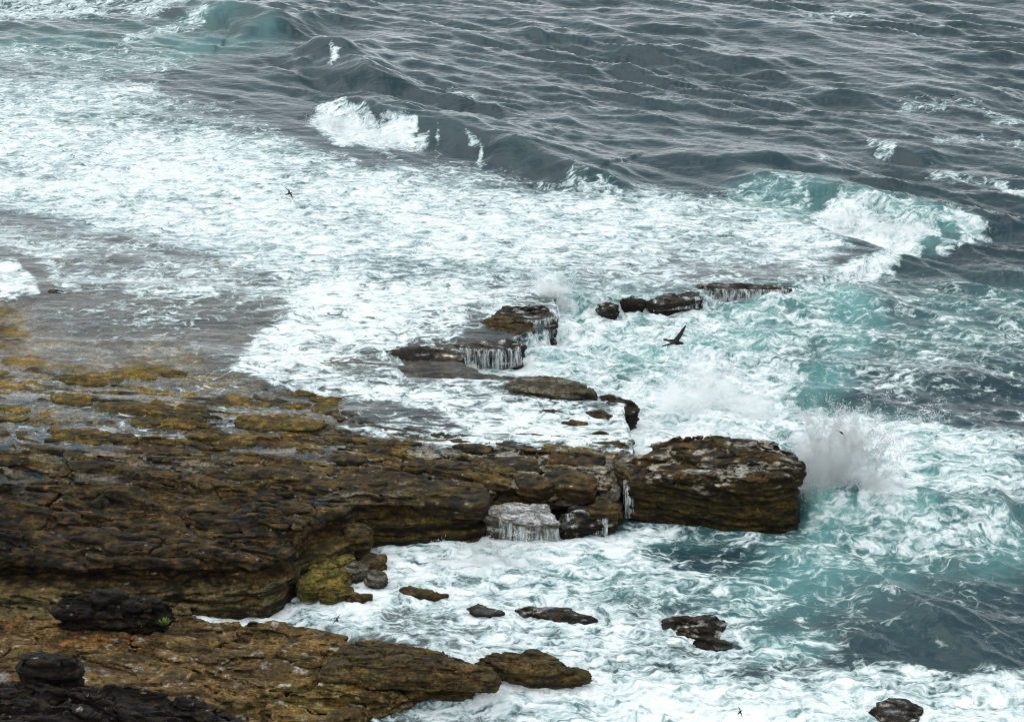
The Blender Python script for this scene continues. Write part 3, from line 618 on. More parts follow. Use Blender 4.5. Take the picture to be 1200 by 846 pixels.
# cove
paint(te, [(430,640),(700,620),(1000,600),(1200,590),(1300,640),(1100,720),(900,720),(700,700)], .6, 30)
COVE = [(440,632),(560,625),(640,632),(720,615),(800,610),(820,625),(760,650),(800,690),(880,710),(900,760),(860,790),(1000,780),(1200,790),(1300,800),(1300,1000),(430,1000),(440,830),(600,800),(500,760),(400,748),(330,735),(250,728),(240,712),(300,706),(400,700),(420,670)]
paint(fo, COVE, .60, 12)
paint(fo, [(440,636),(560,628),(720,622),(790,615),(740,640),(700,655),(560,660),(470,660)], .86, 8)
paint(fo, [(470,655),(620,655),(660,690),(560,700),(480,690)], .86, 14); paint(fo, [(540,650),(700,640),(760,655),(640,690)], .78, 14)
paint(fo, [(700,650),(900,660),(940,700),(860,740),(740,720),(690,690)], .50, 18); paint(te, [(640,640),(900,640),(930,690),(700,690)], .55, 20)
paint(fo, [(740,628),(840,618),(940,632),(1000,620),(960,665),(850,668),(760,655)], .24, 8); paint(te, [(760,636),(940,640),(980,660),(800,668)], .12, 8)
paint(fo, [(430,710),(560,718),(700,735),(720,760),(600,752),(450,740)], .52, 10); paint(gr, [(400,700),(560,710),(620,740),(560,765),(420,745)], .85, 14)
paint(fo, [(180,712),(320,703),(330,716),(262,730),(180,728)], .92, 6)
paint(fo, [(860,640),(1000,620),(1100,600),(1200,610),(1200,640),(1000,680),(900,690)], .36, 16); paint(te, [(940,596),(1100,590),(1100,650),(940,660)], 1.3, 12); paint(te, [(900,640),(1050,630),(1250,595),(1250,640),(1050,680),(940,690),(860,670)], .95, 18)
stroke(fo, [(955,668),(1000,660),(1040,655)], .62, 7)
paint(fo, [(960,680),(1300,640),(1300,770),(1000,760),(900,740)], .13, 30); paint(te, [(1000,690),(1300,660),(1300,780),(980,760)], .10, 50)
paint(fo, [(830,740),(900,730),(990,750),(990,775),(900,785),(830,775)], .50, 26); paint(te, [(880,735),(980,745),(970,772),(890,772)], .6, 12)
paint(fo, [(600,790),(720,770),(900,795),(1000,790),(1010,850),(560,860)], .82, 16)
paint(fo, [(1000,798),(1300,806),(1300,900),(1000,900)], .74, 20); paint(te, [(600,790),(900,800),(1300,810),(1300,860),(560,860)], .5, 20)
paint(fo, [(450,824),(560,822),(620,828),(560,846),(460,846)], .45, 6); paint(gr, [(440,820),(640,824),(600,900),(430,900)], .8, 8)
stroke(fo, [(600,800),(640,806),(680,806)], .9, 7)
paint(fo, [(738,500),(795,500),(775,532),(740,538)], .85, 5)
paint(fo, [(400,427),(545,430),(600,440),(570,452),(400,448)], .66, 5)
stroke(fo, [(950,618),(990,606),(1060,612)], .5, 9); stroke(fo, [(960,640),(1030,628)], .42, 9); paint(fo, [(1010,560),(1070,560),(1075,598),(1010,600)], .97, 7)
# turbulence (broken water stands rough) and calmer places
paint(tb, WASH, .35, 20)
paint(tb, [(362,112),(400,118),(480,148),(480,168),(400,168),(370,150)], .9, 6); paint(tb, [(950,222),(1050,225),(1120,245),(1110,280),(1050,292),(960,260)], 1.2, 8)
paint(tb, [(640,335),(1000,345),(960,450),(1060,520),(1060,590),(960,540),(740,500),(600,430)], 1.0, 20); paint(tb, COVE, .8, 20)
paint(wa, [(-300,60),(300,60),(420,160),(640,215),(960,240),(1000,300),(900,330),(640,330),(540,400),(400,450),(-300,450)], .35, 30)
paint(wa, [(430,640),(760,620),(860,720),(700,800),(430,840)], .45, 20)

# wash level above (+) or below (-) the shelf's surface
WD = newmap(-.35)
paint(WD, [(-300,-100),(1500,-100),(1500,420),(-300,405)], .14, 20)
paint(WD, [(-300,395),(300,395),(480,440),(745,440),(760,535),(640,528),(560,534),(400,545),(-300,530)], -.01, 16)
paint(WD, [(420,440),(600,445),(745,470),(745,522),(640,522),(560,520),(460,505),(400,480)], .13, 8)
paint(WD, [(200,380),(480,380),(470,470),(330,462),(255,440)], .08, 8)
paint(WD, [(-300,355),(40,352),(60,430),(-300,440)], -.06, 14)

# ------------------------------------------------------------------ sea sheet
na, nb = 800, 980
ang = np.concatenate([R(np.array([.12, .3, .6, 1., 1.6, 2.4, 3.4, 4.6, 6., 7.5, 9., 10.2, 11.2])), np.linspace(R(12.0), R(36.5), na), R(np.array([38, 40, 43, 47, 52, 58, 65, 73, 82]))])
yr = CAM_H / np.tan(ang); yr = np.concatenate([yr, [-30, -150]])
core = np.linspace(-.285, .285, nb); ext = np.array([.30, .32, .35, .39, .45, .54, .68, .9, 1.3, 2., 3.5])
tt = np.concatenate([-ext[::-1], core, ext])
Yg = np.repeat(yr[:, None], len(tt), 1); Xg = tt[None, :] * np.maximum(Yg, 45) * 1.02
x = Xg.ravel().astype(np.float32); y = Yg.ravel().astype(np.float32)
u, w = Q(x, y, 0. * x)
wu = u + 14 * fbm(x * .16, y * .16, 3, 200) + 5 * fbm(x * .9, y * .9, 2, 204); wv_ = w + 7 * fbm(x * .16, y * .16, 3, 210) + 3 * fbm(x * .8, y * .8, 2, 214)
sx = np.clip((y - YS[0]) / .10, 0, len(YS) - 1).astype(int); sy = np.clip((x - XS[0]) / .10, 0, len(XS) - 1).astype(int)
inb = (x > XS[0]) & (x < XS[-1]) & (y > YS[0]) & (y < YS[-1])
terr = np.where(inb, TOPS[sx, sy], -5.)
sdM = polysd(x, y, polyM)
far_poly = WP([(655,352,.5),(700,354,.5),(728,352,.5),(757,352,.5),(800,349,.5),(860,337,.45),(935,338,.35),(1000,325,.2),(1050,280,.1),(900,245,.05),(700,225,.05),(400,200,.05),(0,150,.05),(-420,150,.05),(-420,260,.4),(300,300,.6),(600,345,.6)])
sdF = polysd(x, y, far_poly)
tp = topplane(x, y)
u2, w2 = Q(x, y, tp)                                   # where that place of the shelf is seen
fade = ss(190, 330, w2)                                # the shelf dives under the open sea
wd = samp(WD, u2 + 6 * n2(x * .8, y * .8, 220), w2)
lvl = (tp + wd) * fade
dive = ss(540, 556, w2); inM = ss(.02 + 1.6 * dive, .22 + 1.7 * dive, sdM + .22 * n2(x * 1.3, y * 1.3, 295)); inF = ss(-.15, .15, sdF)
on = np.maximum(inM, inF)
level = lvl * on
level = np.where((sdM < 0) & (sdF < 0) & (level < 0), 0, level)
# terrain of platform C and B stay dry; waves elsewhere
amp = samp(wa, u, w) * (1 - .93 * on * ss(260, 330, w2))
rs = np.random.RandomState(3); wz = np.zeros_like(x)
gx = x + 1.2 * n2(x * .08, y * .08, 230); gy = y + 1.2 * n2(x * .08, y * .08, 231)
for i in range(46):
    lam = 1.9 * (10 ** (rs.rand() * .85)); th = R(238 + rs.randn() * 15); k = 2 * np.pi / lam
    a = .0066 * lam ** 1.25; ph = rs.rand() * 6.28
    s = np.sin(k * (gx * math.cos(th) + gy * math.sin(th)) + ph + 1.5 * n2(x * .12, y * .12, 240 + i % 5))
    res = ss(1.8, 3.5, lam / np.maximum(.25, np.abs(y) * .004))
    wz += a * (1 - np.sqrt(np.abs(s) + .09) * 1.3 + .2 * s) * res
for i in range(26):
    lam = .55 * (10 ** (rs.rand() * .5)); th = R(238 + rs.randn() * 26); k = 2 * np.pi / lam; s = np.sin(k * (gx * math.cos(th) + gy * math.sin(th)) + rs.rand() * 6.28 + 2.5 * n2(x * .5, y * .5, 245 + i % 4))
    wz += .0085 * lam * (1 - np.sqrt(np.abs(s) + .09) * 1.3) * ss(1.5, 3.2, lam / np.maximum(.2, np.abs(y) * .0034))
wz = wz * (0.75 + .8 * n2(x * .05, y * .05, 250)) * 1.25
rd = 1 - 2 * np.sqrt(n2((x * .8 - y * .6) * .16, (y * .8 + x * .6) * .34, 260) ** 2 + .006); rd2 = 1 - 2 * np.abs(n2(x * .9 + y * .5, y * 1.5 - x * .7, 262))
wz = wz + .09 * rd + .03 * rd2 + .10 * fbm((x * .8 - y * .6) * .12, (y * .8 + x * .6) * .45, 4, 264) - .05
def ridge(pts, H, wf, wb, end=3., curl=0.):
    global level
    p = WP([(a, b, 0) for a, b in pts]); d = np.full(x.shape, 1e9); side = np.zeros(x.shape); env = np.zeros(x.shape)
    ln = np.concatenate([[0], np.cumsum(np.linalg.norm(np.diff(p, axis=0), axis=1))]); tot = ln[-1]
    for i in range(len(p) - 1):
        e = p[i + 1] - p[i]; L2 = e @ e; wx = x - p[i, 0]; wy = y - p[i, 1]; t = np.clip((wx * e[0] + wy * e[1]) / L2, 0, 1)
        dd = np.hypot(wx - t * e[0], wy - t * e[1]); m = dd < d; d = np.where(m, dd, d)
        side = np.where(m, np.sign(e[0] * wy - e[1] * wx), side); s = ln[i] + t * math.sqrt(L2)
        env = np.where(m, ss(-.01, end, s) * ss(-.01, end, tot - s), env)
    d = d * (1 + .25 * n2(x * .5, y * .5, 270))
    front = np.exp(-(d / wf) ** 1.6) - .25 * np.exp(-((d - wf * 2.2) / wf) ** 2); back = np.exp(-(d / wb) ** 1.4)
    return H * env * np.where(side < 0, front, back) * (1 + .18 * n2(x * .3, y * .3, 271))
big = ridge([(228,32),(262,20),(300,26),(350,45)], 1.7, 3.2, 6, 5) + ridge([(350,58),(385,68),(420,90),(455,118)], 1.4, 1.6, 5, 4)
big += ridge([(355,118),(390,122),(430,136),(480,152),(530,158),(580,170),(630,192),(690,212),(760,222)], 1.4, 1.3, 4.5, 6)
big += ridge([(290,60),(340,70),(380,85),(420,105)], .7, 2., 4, 5) + ridge([(280,85),(330,90),(365,100)], .5, 1.5, 3, 4)
big += ridge([(830,212),(900,214),(960,226),(1000,236),(1060,246),(1110,260),(1150,280)], 1.0, 1.2, 3.2, 5)
big += ridge([(760,180),(840,190),(930,188),(1000,198)], .6, 1.2, 4, 4) + ridge([(1000,172),(1060,180),(1110,195)], .6, 1.2, 4, 3)
big += ridge([(850,362),(930,352),(1000,352),(1080,372)], .7, 1.6, 3, 4) + ridge([(960,318),(1000,305),(1060,306)], .5, .9, 2.5, 2)
big += ridge([(940,606),(975,592),(1010,596),(1060,606),(1130,606),(1200,606)], 1.3, 1.3, 2.6, 1.2)
big += ridge([(960,742),(1020,734),(1080,730),(1140,732),(1210,745)], .75, 1.7, 3, 5) + ridge([(1060,776),(1110,772),(1170,768),(1240,768)], .5, 1.4, 2.4, 4)
big += ridge([(860,665),(960,650),(1040,665)], .5, 1.6, 2.5, 4) + ridge([(1040,450),(1110,446),(1200,452)], .6, 1.4, 3, 4) + ridge([(1030,100),(1100,110),(1180,130)], .5, 1.5, 4, 4)
big += ridge([(700,20),(860,30),(1000,45)], .5, 2, 5, 5) + ridge([(560,30),(700,45),(850,70),(960,85)], .5, 2, 5, 6)
big += ridge([(560,470),(470,640),(600,645)], 0, 1, 1) 
tur = samp(tb, wu, wv_)
tz = .16 * fbm(x * .8, y * .9, 4, 280, .6) + .05 * (1 - 2 * np.abs(n2(x * 2.2, y * 2.4, 285)))
gate = 1 - .9 * on * ss(260, 330, w2)
z = level + (wz * amp + big * (1 - on * .8)) * np.where(w2 > 330, gate, 1.) + tz * tur * np.maximum(gate, .12)
z += .02 * on * n2(x * 1.5, y * 2.5, 290)
# calm the water right against the cove's rocks so that it never climbs them
nearf = ss(22, 40, np.abs(x) + 0 * y); 
foam = samp(fo, wu, wv_)
us, ws = Q(x + 0., y, level); fs = samp(fo, us + (wu - u) * .6, ws + (wv_ - w) * .6)
foam = np.where(on > .5, fs, foam)
teal = samp(te, wu, wv_); grey = samp(gr, np.where(on > .5, us, wu), np.where(on > .5, ws, wv_)); teal = np.where(on > .5, samp(te, us, ws) * .6, teal)
# foam collects round rocks and along the foot of the cliffs
near = np.zeros_like(x)
for poly, zt in ROCKTOPS[len(SL):]:
    c = poly.mean(0); r = np.abs(poly - c).max() + 2.5; m = (np.abs(x - c[0]) < r) & (np.abs(y - c[1]) < r) & (level < .25)
    if m.any():
        d = -polysd(x[m], y[m], poly); near[m] = np.maximum(near[m], ss(1.3, .1, d))
for poly in (polyM, polyB, polyC):
    m = (y > 66) & (y < 130) & (np.abs(x) < 40) & (level < .25) & (x > -38); d = -polysd(x[m], y[m], poly); near[m] = np.maximum(near[m], ss(1.1, .0, d) * .9)
foam = np.maximum(foam, foam + near * .22 * ss(.1, .5, foam + .25))
foam = foam + .16 * np.clip(big - .25, 0, .6) * ss(.15, .5, foam)
depth = z - terr
clear = ss(.42, .03, depth) * on * .93
clear = np.where(w2 < 345, clear * ss(300, 360, w2), clear)
deep = np.array([.009, .025, .035]); tl = np.array([.11, .29, .275]); gy_ = np.array([.085, .080, .078])
big_t = np.clip(big, 0, 1)
col = deep[None] + (tl - deep)[None] * np.clip(teal * (.65 + .6 * fbm(x * .15, y * .15, 3, 300)) + .03 * big_t, 0, 1)[:, None]
col = col + (gy_[None] - col) * (grey * .8)[:, None]
ny_, nx_ = Xg.shape
ii = np.arange((ny_ - 1) * nx_).reshape(ny_ - 1, nx_)[:, :-1].ravel()
faces = np.stack([ii, ii + nx_, ii + nx_ + 1, ii + 1], 1)
# leave the sheet out where it lies well under the rock
dead = (terr - z > .5) & (sdM < -9)
sea = mesh_obj('sea', np.stack([x, y, z], 1), faces, SEA, None, {'foam': foam, 'clear': clear, 'water': col})
tag(sea, 'grey green sea with swell, white wash and teal surf', kind='structure')
print('sea', time.time() - T0)
# unseen dark plane added under the sea to darken stray downward reflections
planev = np.array([(-60000, -60000, -9), (60000, -60000, -9), (60000, 60000, -9), (-60000, 60000, -9)], float)
bed = mesh_obj('under_sea_plane', planev, np.array([[0, 1, 2, 3]]), plain('dark_under_sea', (.02, .035, .04), .9)); tag(bed, 'unseen dark plane added below the sea to catch stray reflections', kind='structure')

# ------------------------------------------------------------------ falling water: many thin strands over an edge
def strands(label, line, n, seed, wmax=.10, out=.25, zend=0., spread=.0, group=None, cover=1.):
    rr = np.random.RandomState(seed); L_ = np.array(line, float)       # (u,v,ztop)
    x, y = P(L_[:, 0], L_[:, 1], L_[:, 2]); seg = np.concatenate([[0], np.cumsum(np.hypot(np.diff(x), np.diff(y)))])
    vs = []; fs = []
    c0 = np.array([x.mean(), y.mean(), 0])
    clus = np.sort(rr.rand(max(3, n // 14)))
    NS = max(8, int(seg[-1] / .08)); KQ = 9                     # the sheet itself
    for a_ in range(NS + 1):
        s = a_ / NS * seg[-1]; px = np.interp(s, seg, x); py = np.interp(s, seg, y); pz = np.interp(s, seg, L_[:, 2]) + .03; oo = out * (.7 + .6 * float(n2(np.array([s * 2.]), np.array([seed * 3.]), 5)[0] + .5))
        for k in range(KQ + 1):
            q = k / KQ; vs.append((px + .03 * math.sin(s * 9 + q * 2), py + .25 - (.22 + oo) * math.sqrt(q), pz - (pz - zend) * q ** 1.5 + (.02 if k == 0 else 0)))
    for a_ in range(NS):
        for k in range(KQ): b = a_ * (KQ + 1) + k; fs.append((b, b + 1, b + KQ + 2, b + KQ + 1))
    n = int(n * .06)
    for i in range(n):
        t = rr.rand() if rr.rand() < .35 else np.clip(clus[rr.randint(len(clus))] + rr.randn() * .025, 0, 1)
        s = t * seg[-1]; px = np.interp(s, seg, x); py = np.interp(s, seg, y); pz = np.interp(s, seg, L_[:, 2]) + .03
        h = (pz - zend) * (1 if rr.rand() < .45 else rr.uniform(.25, .95)); wd_ = wmax * (.08 + .38 * rr.rand() ** 3); st0 = 0 if rr.rand() < .45 else rr.uniform(0, .55); o_ = out * rr.uniform(.6, 1.4); dr = rr.randn() * .04
        K = 7; dpx = rr.randn() * .05
        for k in range(K):
            q = k / (K - 1); fall = q ** 1.4; ww = wd_ * (.6 + .9 * math.sin(min(1, q * 1.15) * 2.6)) * (1 + .3 * rr.randn() * .3)
            cx = px + dr * q + dpx * q; cy = py + .25 - (.25 + o_) * math.sqrt(q) if k else py + .3
            cz = pz - h * (st0 + (1 - st0) * fall) + (.02 if k == 0 else 0)
            for a in (0, 1, 2):
                an = a * 2.094 + .5; vs.append((cx + math.cos(an) * ww * .5, cy + math.sin(an) * ww * .3, cz + .01 * math.sin(an)))
        b = len(vs) - 3 * K
        for k in range(K - 1):
            for a in range(3):
                a2 = (a + 1) % 3; fs.append((b + 3 * k + a, b + 3 * k + a2, b + 3 * k + 3 + a2, b + 3 * k + 3 + a))
    v = np.array(vs) - c0
    vs2 = np.array(vs) - c0
    o = mesh_obj('waterfall', vs2, np.array(fs), FALL); o.location = c0
    tag(o, label, 'waterfall', group); return o
G = 'thin waterfalls draining off the rocks'
strands('white water curtain falling off the square lipped ledge left of the channel', [(538,410,1.08),(560,412,1.08),(590,412,1.08),(608,409,1.08),(614,405,1.1)], 110, 1, .12, .16, group=G)
strands('short white fall at the rounded left end of the square lipped ledge', [(540,418,1.02),(546,422,1.0),(545,428,.98)], 60, 2, .13, .1, group=G)
strands('white trickles down the right side of the tallest channel head rock', [(612,377,1.25),(630,378,1.25),(645,375,1.25),(652,370,1.25)], 60, 3, .10, .15, group=G)
strands('narrow white waterfall in the cleft between the shelf and the massive block', [(730,566,1.75),(737,567,1.75),(744,567,1.75)], 110, 4, .16, .35, .0, group=G)
strands('thin veil of water off the front of the pale tilted slab', [(584,608,1.12),(600,610,1.08),(625,613,1.05),(655,614,1.02)], 110, 5, .10, .12, group=G)
strands('white trickles over the dark jagged rock beside the pale tilted slab', [(662,606,1.),(690,600,1.1),(703,603,1.),(712,610,.8)], 55, 6, .10, .25, group=G)
strands('white fall spilling round the seaward step of the foam wash', [(716,482,1.2),(726,486,1.15),(733,494,1.15),(738,505,1.2)], 90, 7, .18, .25, group=G)
strands('white threads draining over the flat topped rock on the far channel edge', [(765,354,.6),(790,352,.62),(820,350,.62)], 45, 8, .05, .12, group=G)
strands('white threads draining over the long thin rock rim on the far channel edge', [(812,340,.62),(850,341,.62),(880,342,.6),(925,342,.5)], 110, 9, .05, .12, group=G)

# ------------------------------------------------------------------ spray: mist (a volume) and drops
def mist_material(dens, seed, soft=1.):
    n = NT('spray_mist'); tc = n.n('TexCoord').outputs['Object']
    ln = n.n('VectorMath', {0: tc}, operation='LENGTH').outputs['Value']
    nz = n.n('TexNoise', {'Vector': n.vadd(tc, (seed * 3.1, seed * 1.7, 0)), 'Scale': 2.3, 'Detail': 6., 'Roughness': .68}).outputs[0]
    edge = n.M('ADD', ln, n.M('MULTIPLY', n.M('SUBTRACT', nz, .5), 2.1))
    fall = n.maprange(edge, .92, .25)
    d = n.M('MULTIPLY', n.M('POWER', fall, 1.4), dens)
    vol = n.n('VolumePrincipled', {'Color': V4(.995, .995, .99), 'Density': d, 'Anisotropy': .1})
    n.t.links.new(vol.outputs[0], n.out.inputs[1]); return n.m
def ellipsoid(name, loc, r, rot, mat, parent, seed):
    th = np.linspace(0, np.pi, 17); ph = np.linspace(0, 2 * np.pi, 32, False); vs = []
    for t in th:
        for p in ph: vs.append((math.sin(t) * math.cos(p), math.sin(t) * math.sin(p), math.cos(t)))
    fs = [(i * 32 + j, (i + 1) * 32 + j, (i + 1) * 32 + (j + 1) % 32, i * 32 + (j + 1) % 32) for i in range(16) for j in range(32)]
    o = mesh_obj(name, np.array(vs), np.array(fs), mat, parent); o.location = loc; o.scale = r; o.rotation_euler = rot; return o
def plume(label, u, v, z0, puffs, drops, seed, dens=1., jets=24):
    bx, by = P(u, v, z0); root = bpy.data.objects.new('spray_plume', None); C.objects.link(root); root.location = (bx, by, z0)
    tag(root, label, 'spray'); rr = np.random.RandomState(seed); vs = []
    for i, (cx, cy, cz, rx, ry, rz, roll, dn) in enumerate(puffs):
        ellipsoid('mist', (cx, cy, cz), (rx, ry, rz), (0, roll, 0), mist_material(dn * dens, seed + i), root, seed)
        k = int(drops * rx * rz); q = rr.randn(k, 3); q /= np.linalg.norm(q, axis=1)[:, None]; q *= (rr.rand(k, 1) ** .45) * 1.12
        q = q * np.array([rx, ry, rz]); c, s = math.cos(roll), math.sin(roll)
        vs.append(np.stack([q[:, 0] * c + q[:, 2] * s + cx, q[:, 1] + cy, -q[:, 0] * s + q[:, 2] * c + cz], 1))
    cz = max(q[2] + q[5] for q in puffs); cx0 = puffs[0][0]
    for j in range(jets):                          # strings of drops thrown up on arcs
        vx, vy = rr.randn() * 1.9 + .4, rr.randn() * .7; vz = math.sqrt(2 * 9.8 * cz * rr.uniform(.25, 1.25)); pf = puffs[rr.randint(len(puffs))]
        m_ = 140; t = rr.uniform(.2, .95) + rr.randn(m_) * .10; t = np.clip(t, .05, 1.6); sp = .03 + .09 * t
        vs.append(np.stack([pf[0] * .7 + vx * t + rr.randn(m_) * sp, .6 + vy * t + rr.randn(m_) * sp, vz * t - 4.9 * t * t + rr.randn(m_) * sp], 1))
    p = np.concatenate(vs); p = p[p[:, 2] > -.1]; k = len(p); sz = .010 + .022 * rr.rand(k, 1) ** 3
    T = np.array([(1, 1, 1), (1, -1, -1), (-1, 1, -1), (-1, -1, 1)]) * .8
    v = (p[:, None] + T[None] * sz[:, None]).reshape(-1, 3); b = np.arange(k)[:, None] * 4
    f = np.concatenate([b + np.array(t) for t in ((0, 1, 2), (0, 3, 1), (0, 2, 3), (1, 3, 2))])
    o = mesh_obj('droplets', v, f, DROP, root, smooth=False); o['kind'] = 'stuff'
plume('tall white spray plume bursting up beside the tip of the massive banded block', 985, 600, 0,
  [(-.2, 1., 2.4, 2.0, 1.4, 2.4, .3, 1.2), (-1.2, .3, 1.0, 1.1, 1.0, 1.9, -.1, 1.3), (.6, 1.4, 3.6, 1.6, 1.2, 1.5, 0, .9), (2.0, 1., 1.2, 2.2, 1.2, 1.1, .5, 1.6), (-1.6, 1.2, 2.8, 1.1, .8, 1.5, 0, 2.4)], 800, 11, jets=260)
plume('small round spray burst behind the tallest channel head rock', 645, 362, 0, [(0, .5, .9, 1.7, 1., 1.3, 0, 2.4), (.7, .3, .4, 1.6, 1., .7, 0, 2.)], 400, 21)
plume('broad low white spray cloud over the channel behind the massive block', 830, 480, 0, [(-1.6, 0, .6, 2.6, 1.6, 1.5, 0, .9), (.6, .8, 1.0, 2.0, 1.5, 1.5, 0, 1.0), (2.4, -.4, .4, 2.4, 1.5, 1.0, .2, .9), (-.4, 1.5, 1.6, 1.4, 1.2, 1.1, 0, .7)], 300, 31)
plume('white froth thrown up along the breaking crest on the far left wave', 415, 155, .3, [(-2., .6, .7, 1.9, .8, .7, .2, 1.6), (.4, -.6, .4, 2.2, .8, .5, .25, 1.6), (2.8, -2.6, .3, 1.6, .8, .4, .1, 1.2)], 700, 41)
plume('white froth thrown up along the teal breaker on the right', 1030, 268, .3, [(-2.6, .6, .6, 1.9, .9, .7, .1, 1.6), (-.2, -.2, .4, 2., .9, .6, .2, 1.5), (2., -.8, .3, 2., .9, .6, 0, 1.6)], 700, 51)
plume('pale spray lifting off the surf under the shelf brow in the cove', 560, 665, 0, [(0, 0, .3, 2.4, 1.2, .7, 0, .7), (1.8, .4, .2, 1.6, 1., .5, 0, .6)], 200, 61)
print('spray', time.time() - T0)

# ------------------------------------------------------------------ sea birds
def loft(rings, seg=14):
    vs = []; fs = []
    for (c, a, b) in rings:                       # centre, half-axis vectors
        c = np.array(c); a = np.array(a); b = np.array(b)
        for k in range(seg): t = 2 * math.pi * k / seg; vs.append(c + a * math.cos(t) + b * math.sin(t))
    for i in range(len(rings) - 1):
        for k in range(seg): fs.append([i * seg + k, i * seg + (k + 1) % seg, (i + 1) * seg + (k + 1) % seg, (i + 1) * seg + k])
    n = len(vs); vs.append(np.array(rings[0][0])); vs.append(np.array(rings[-1][0])); e = (len(rings) - 1) * seg
    for k in range(seg): fs.append([n, (k + 1) % seg, k]); fs.append([n + 1, e + k, e + (k + 1) % seg])
    return vs, fs
def bird(label, u, v, dist, heading, roll, pitch, span, lift, sweep, pale=(.30, .27, .20), body=(.018, .014, .013), up2=None):
    """heading: 0 = +x, 90 = away from the viewer; lift/sweep: wing raise and sweep in degrees (one value per wing)"""
    dx = (u - 600) / FPX; up = (423 - v) / FPX; dv = np.array([dx, ct + up * st_, -st_ + up * ct]); dv /= np.linalg.norm(dv)
    loc = np.array([0, 0, CAM_H]) + dv * dist
    k = span / 1.0; V = []; F_ = []
    def add(vf):
        b = len(V); V.extend(vf[0]); F_.extend([[i + b for i in q] for q in vf[1]])
    R_ = lambda x, ry, rz, z=0: ((x * k, 0, z * k), (0, ry * k, 0), (0, 0, rz * k))
    add(loft([R_(-.25, .012, .008), R_(-.21, .035, .018), R_(-.14, .05, .04), R_(-.05, .065, .06), R_(.05, .068, .064), R_(.12, .052, .052, .005), R_(.165, .034, .036, .015), R_(.20, .034, .034, .02), R_(.235, .022, .022, .016), R_(.25, .01, .01, .012)]))
    # fanned tail
    add(loft([((-.16 * k, 0, 0), (0, .03 * k, 0), (0, 0, .012 * k)), ((-.27 * k, 0, 0), (0, .06 * k, 0), (0, 0, .009 * k)), ((-.33 * k, 0, 0), (0, .05 * k, 0), (0, 0, .008 * k))]))
    for sgn, lf, sw in ((1, lift[0], sweep[0]), (-1, lift[1], sweep[1])):
        l1, l2 = R(lf), R(lf * .55); s1, s2 = R(-sw * .35), R(sw)
        p0 = np.array([.06, .02 * sgn, .02]); d1 = np.array([-math.sin(s1), sgn * math.cos(s1) * math.cos(l1), math.cos(s1) * math.sin(l1)])
        p1 = p0 + d1 * .20; d2 = np.array([-math.sin(s2), sgn * math.cos(s2) * math.cos(l2), math.cos(s2) * math.sin(l2)])
        p2 = p1 + d2 * .16; p3 = p1 + d2 * .29; p4 = p1 + d2 * .34
        up_ = np.array([0, 0, 1.])
        rg = []
        for p, ch, off, th in ((p0, .17, -.06, .020), ((p0 + p1) / 2, .145, -.045, .014), (p1, .13, -.035, .012), (p2, .10, -.03, .010), (p3, .055, -.018, .009), (p4, .018, -.01, .008)):
            rg.append(((p + np.array([off, 0, 0])) * k, np.array([ch / 2, 0, 0]) * k, up_ * th * .75 * k))
        add(loft(rg))
    me = bpy.data.meshes.new('seabird'); me.from_pydata([tuple(q) for q in V], [], F_); me.update()
    o = bpy.data.objects.new('seabird', me); C.objects.link(o)
    md = o.modifiers.new('join', 'REMESH'); md.mode = 'VOXEL'; md.voxel_size = .0075 * k
    dg = bpy.context.evaluated_depsgraph_get(); me2 = bpy.data.meshes.new_from_object(o.evaluated_get(dg)); o.modifiers.clear(); o.data = me2; bpy.data.meshes.remove(me)
    me2.name = 'seabird'; nv = len(me2.vertices); co = np.zeros(nv * 3, np.float32); me2.vertices.foreach_get('co', co); co = co.reshape(-1, 3) / k
    belly = ss(.0, -.02, co[:, 2]) * ss(.08, .04, np.abs(co[:, 1])) * ss(.09, .05, co[:, 0]) * ss(-.2, -.15, co[:, 0])
    flank = ss(.03, -.005, co[:, 2]) * ss(.075, .07, np.abs(co[:, 1])) * ss(.07, .03, co[:, 0]) * ss(-.19, -.15, co[:, 0])
    t = np.clip(np.maximum(belly, flank), 0, 1)[:, None]; c4 = np.ones((nv, 4), np.float32); c4[:, :3] = np.array(body) * (1 - t) + np.array(pale) * t
    me2.attributes.new('tint', 'FLOAT_COLOR', 'POINT').data.foreach_set('color', c4.ravel())
    me2.materials.clear(); me2.materials.append(BIRD); me2.polygons.foreach_set('use_smooth', np.ones(len(me2.polygons), bool))
    bv, bf = loft([((.243 * k, 0, .012 * k), (0, .010 * k, 0), (0, 0, .010 * k)), ((.27 * k, 0, .008 * k), (0, .006 * k, 0), (0, 0, .007 * k)), ((.292 * k, 0, .0 * k), (0, .001 * k, 0), (0, 0, .002 * k))], 8)
    bm = bpy.data.meshes.new('beak'); bm.from_pydata([tuple(q) for q in bv], [], bf); bm.materials.append(BEAK)
    bo = bpy.data.objects.new('beak', bm); C.objects.link(bo); bo.parent = o
    o.location = loc; o.rotation_euler = (Matrix.Rotation(R(heading), 3, 'Z') @ Matrix.Rotation(R(-pitch), 3, 'Y') @ Matrix.Rotation(R(roll), 3, 'X')).to_euler()
    tag(o, label, 'bird', 'seabirds gliding over the surf'); return o
bird('largest dark brown bird with a pale belly gliding over the teal channel', 791, 401, 60, -38, 8, 2, 1.2, (30, 16), (10, 22))
bird('small black bird banking over the white wash on the upper left', 339, 227, 104, 40, 35, 0, .72, (14, 10), (30, 25), pale=(.03, .03, .03))
bird('small dark bird with drooping wings just above the top of the tall spray plume', 986, 507, 88, -70, -38, 0, .62, (-18, -12), (14, 20), pale=(.03, .02, .03))
bird('small black cross shaped bird over the foam at the head of the cove', 395, 726, 80, 110, -48, 0, .48, (8, 12), (10, 12), pale=(.03, .02, .02))
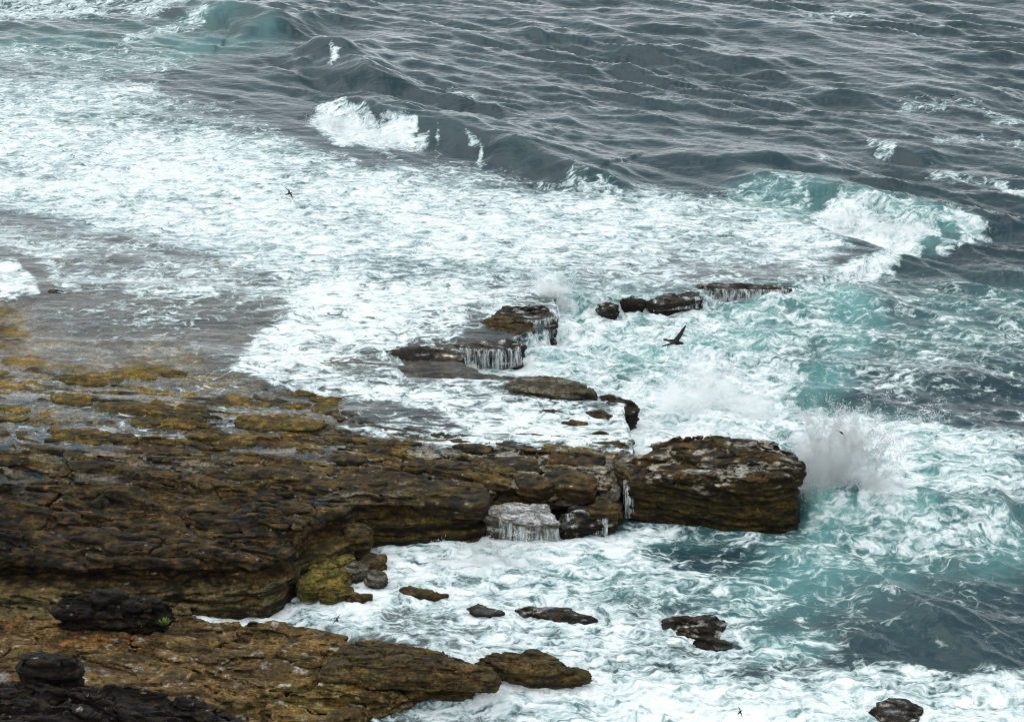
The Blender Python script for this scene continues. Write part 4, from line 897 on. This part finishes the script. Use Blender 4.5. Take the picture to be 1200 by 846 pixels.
bird('small black bird with swept wings lowest in the frame over the bottom surf', 867, 834, 74, 55, 70, 0, .48, (6, 14), (32, 30), pale=(.02, .02, .03))
bird('distant bird with white wing patches over the open sea at the upper right', 1115, 113, 130, 85, 5, 20, .52, (22, 22), (20, 20), pale=(.6, .6, .58))
bird('dark bird gliding low over the golden slabs of the shelf on the left', 134, 452, 82, -150, 22, 0, .72, (12, 12), (16, 16), pale=(.03, .03, .03))
bird('tiny reddish brown bird over the swell right of the centre top', 1075, 190, 128, -100, 30, 0, .38, (10, 10), (16, 16), body=(.07, .02, .02), pale=(.2, .15, .12))
bird('tiny dark bird in front of the white breaker on the right', 1031, 260, 118, -40, -25, 0, .45, (8, -6), (20, 18), pale=(.05, .03, .04))

# ------------------------------------------------------------------ green tufts on the black boulder and corner ledge
GREEN = plain('sea_fern', (.10, .17, .02), .6)
def tuft(label, u, v, z, r, n, seed):
    rr = np.random.RandomState(seed); bx, by = P(u, v, z); vs = []; fs = []
    for i in range(n):
        a = rr.rand() * 6.28; q = r * rr.rand() ** .5; cx, cy = math.cos(a) * q, math.sin(a) * q; h = r * rr.uniform(.5, 1.1); b = len(vs); wv_ = r * .16; a2 = rr.rand() * 3.14
        ox, oy = math.cos(a2) * wv_, math.sin(a2) * wv_; lx, ly = cx * .9, cy * .9
        vs += [(cx - ox * .5, cy - oy * .5, 0), (cx + ox * .5, cy + oy * .5, 0), (cx + lx + ox, cy + ly + oy, h * .7), (cx + lx * 1.4, cy + ly * 1.4, h)]
        vs[-2:] = [(cx + lx * .6 + ox, cy + ly * .6 + oy, h * .6), (cx + lx, cy + ly, h)]; fs.append((b, b + 1, b + 2, b + 3))
    o = mesh_obj('plant_tuft', np.array(vs), np.array(fs), GREEN, smooth=False); o.location = (bx, by, z); tag(o, label, 'plant')
tuft('bright green tuft growing on the right end of the black jagged boulder', 192, 730, 1.45, .2, 60, 1)
tuft('small green tuft at the back of the black block in the bottom left corner', 23, 766, 3.3, .16, 40, 2)
print('done', time.time() - T0)
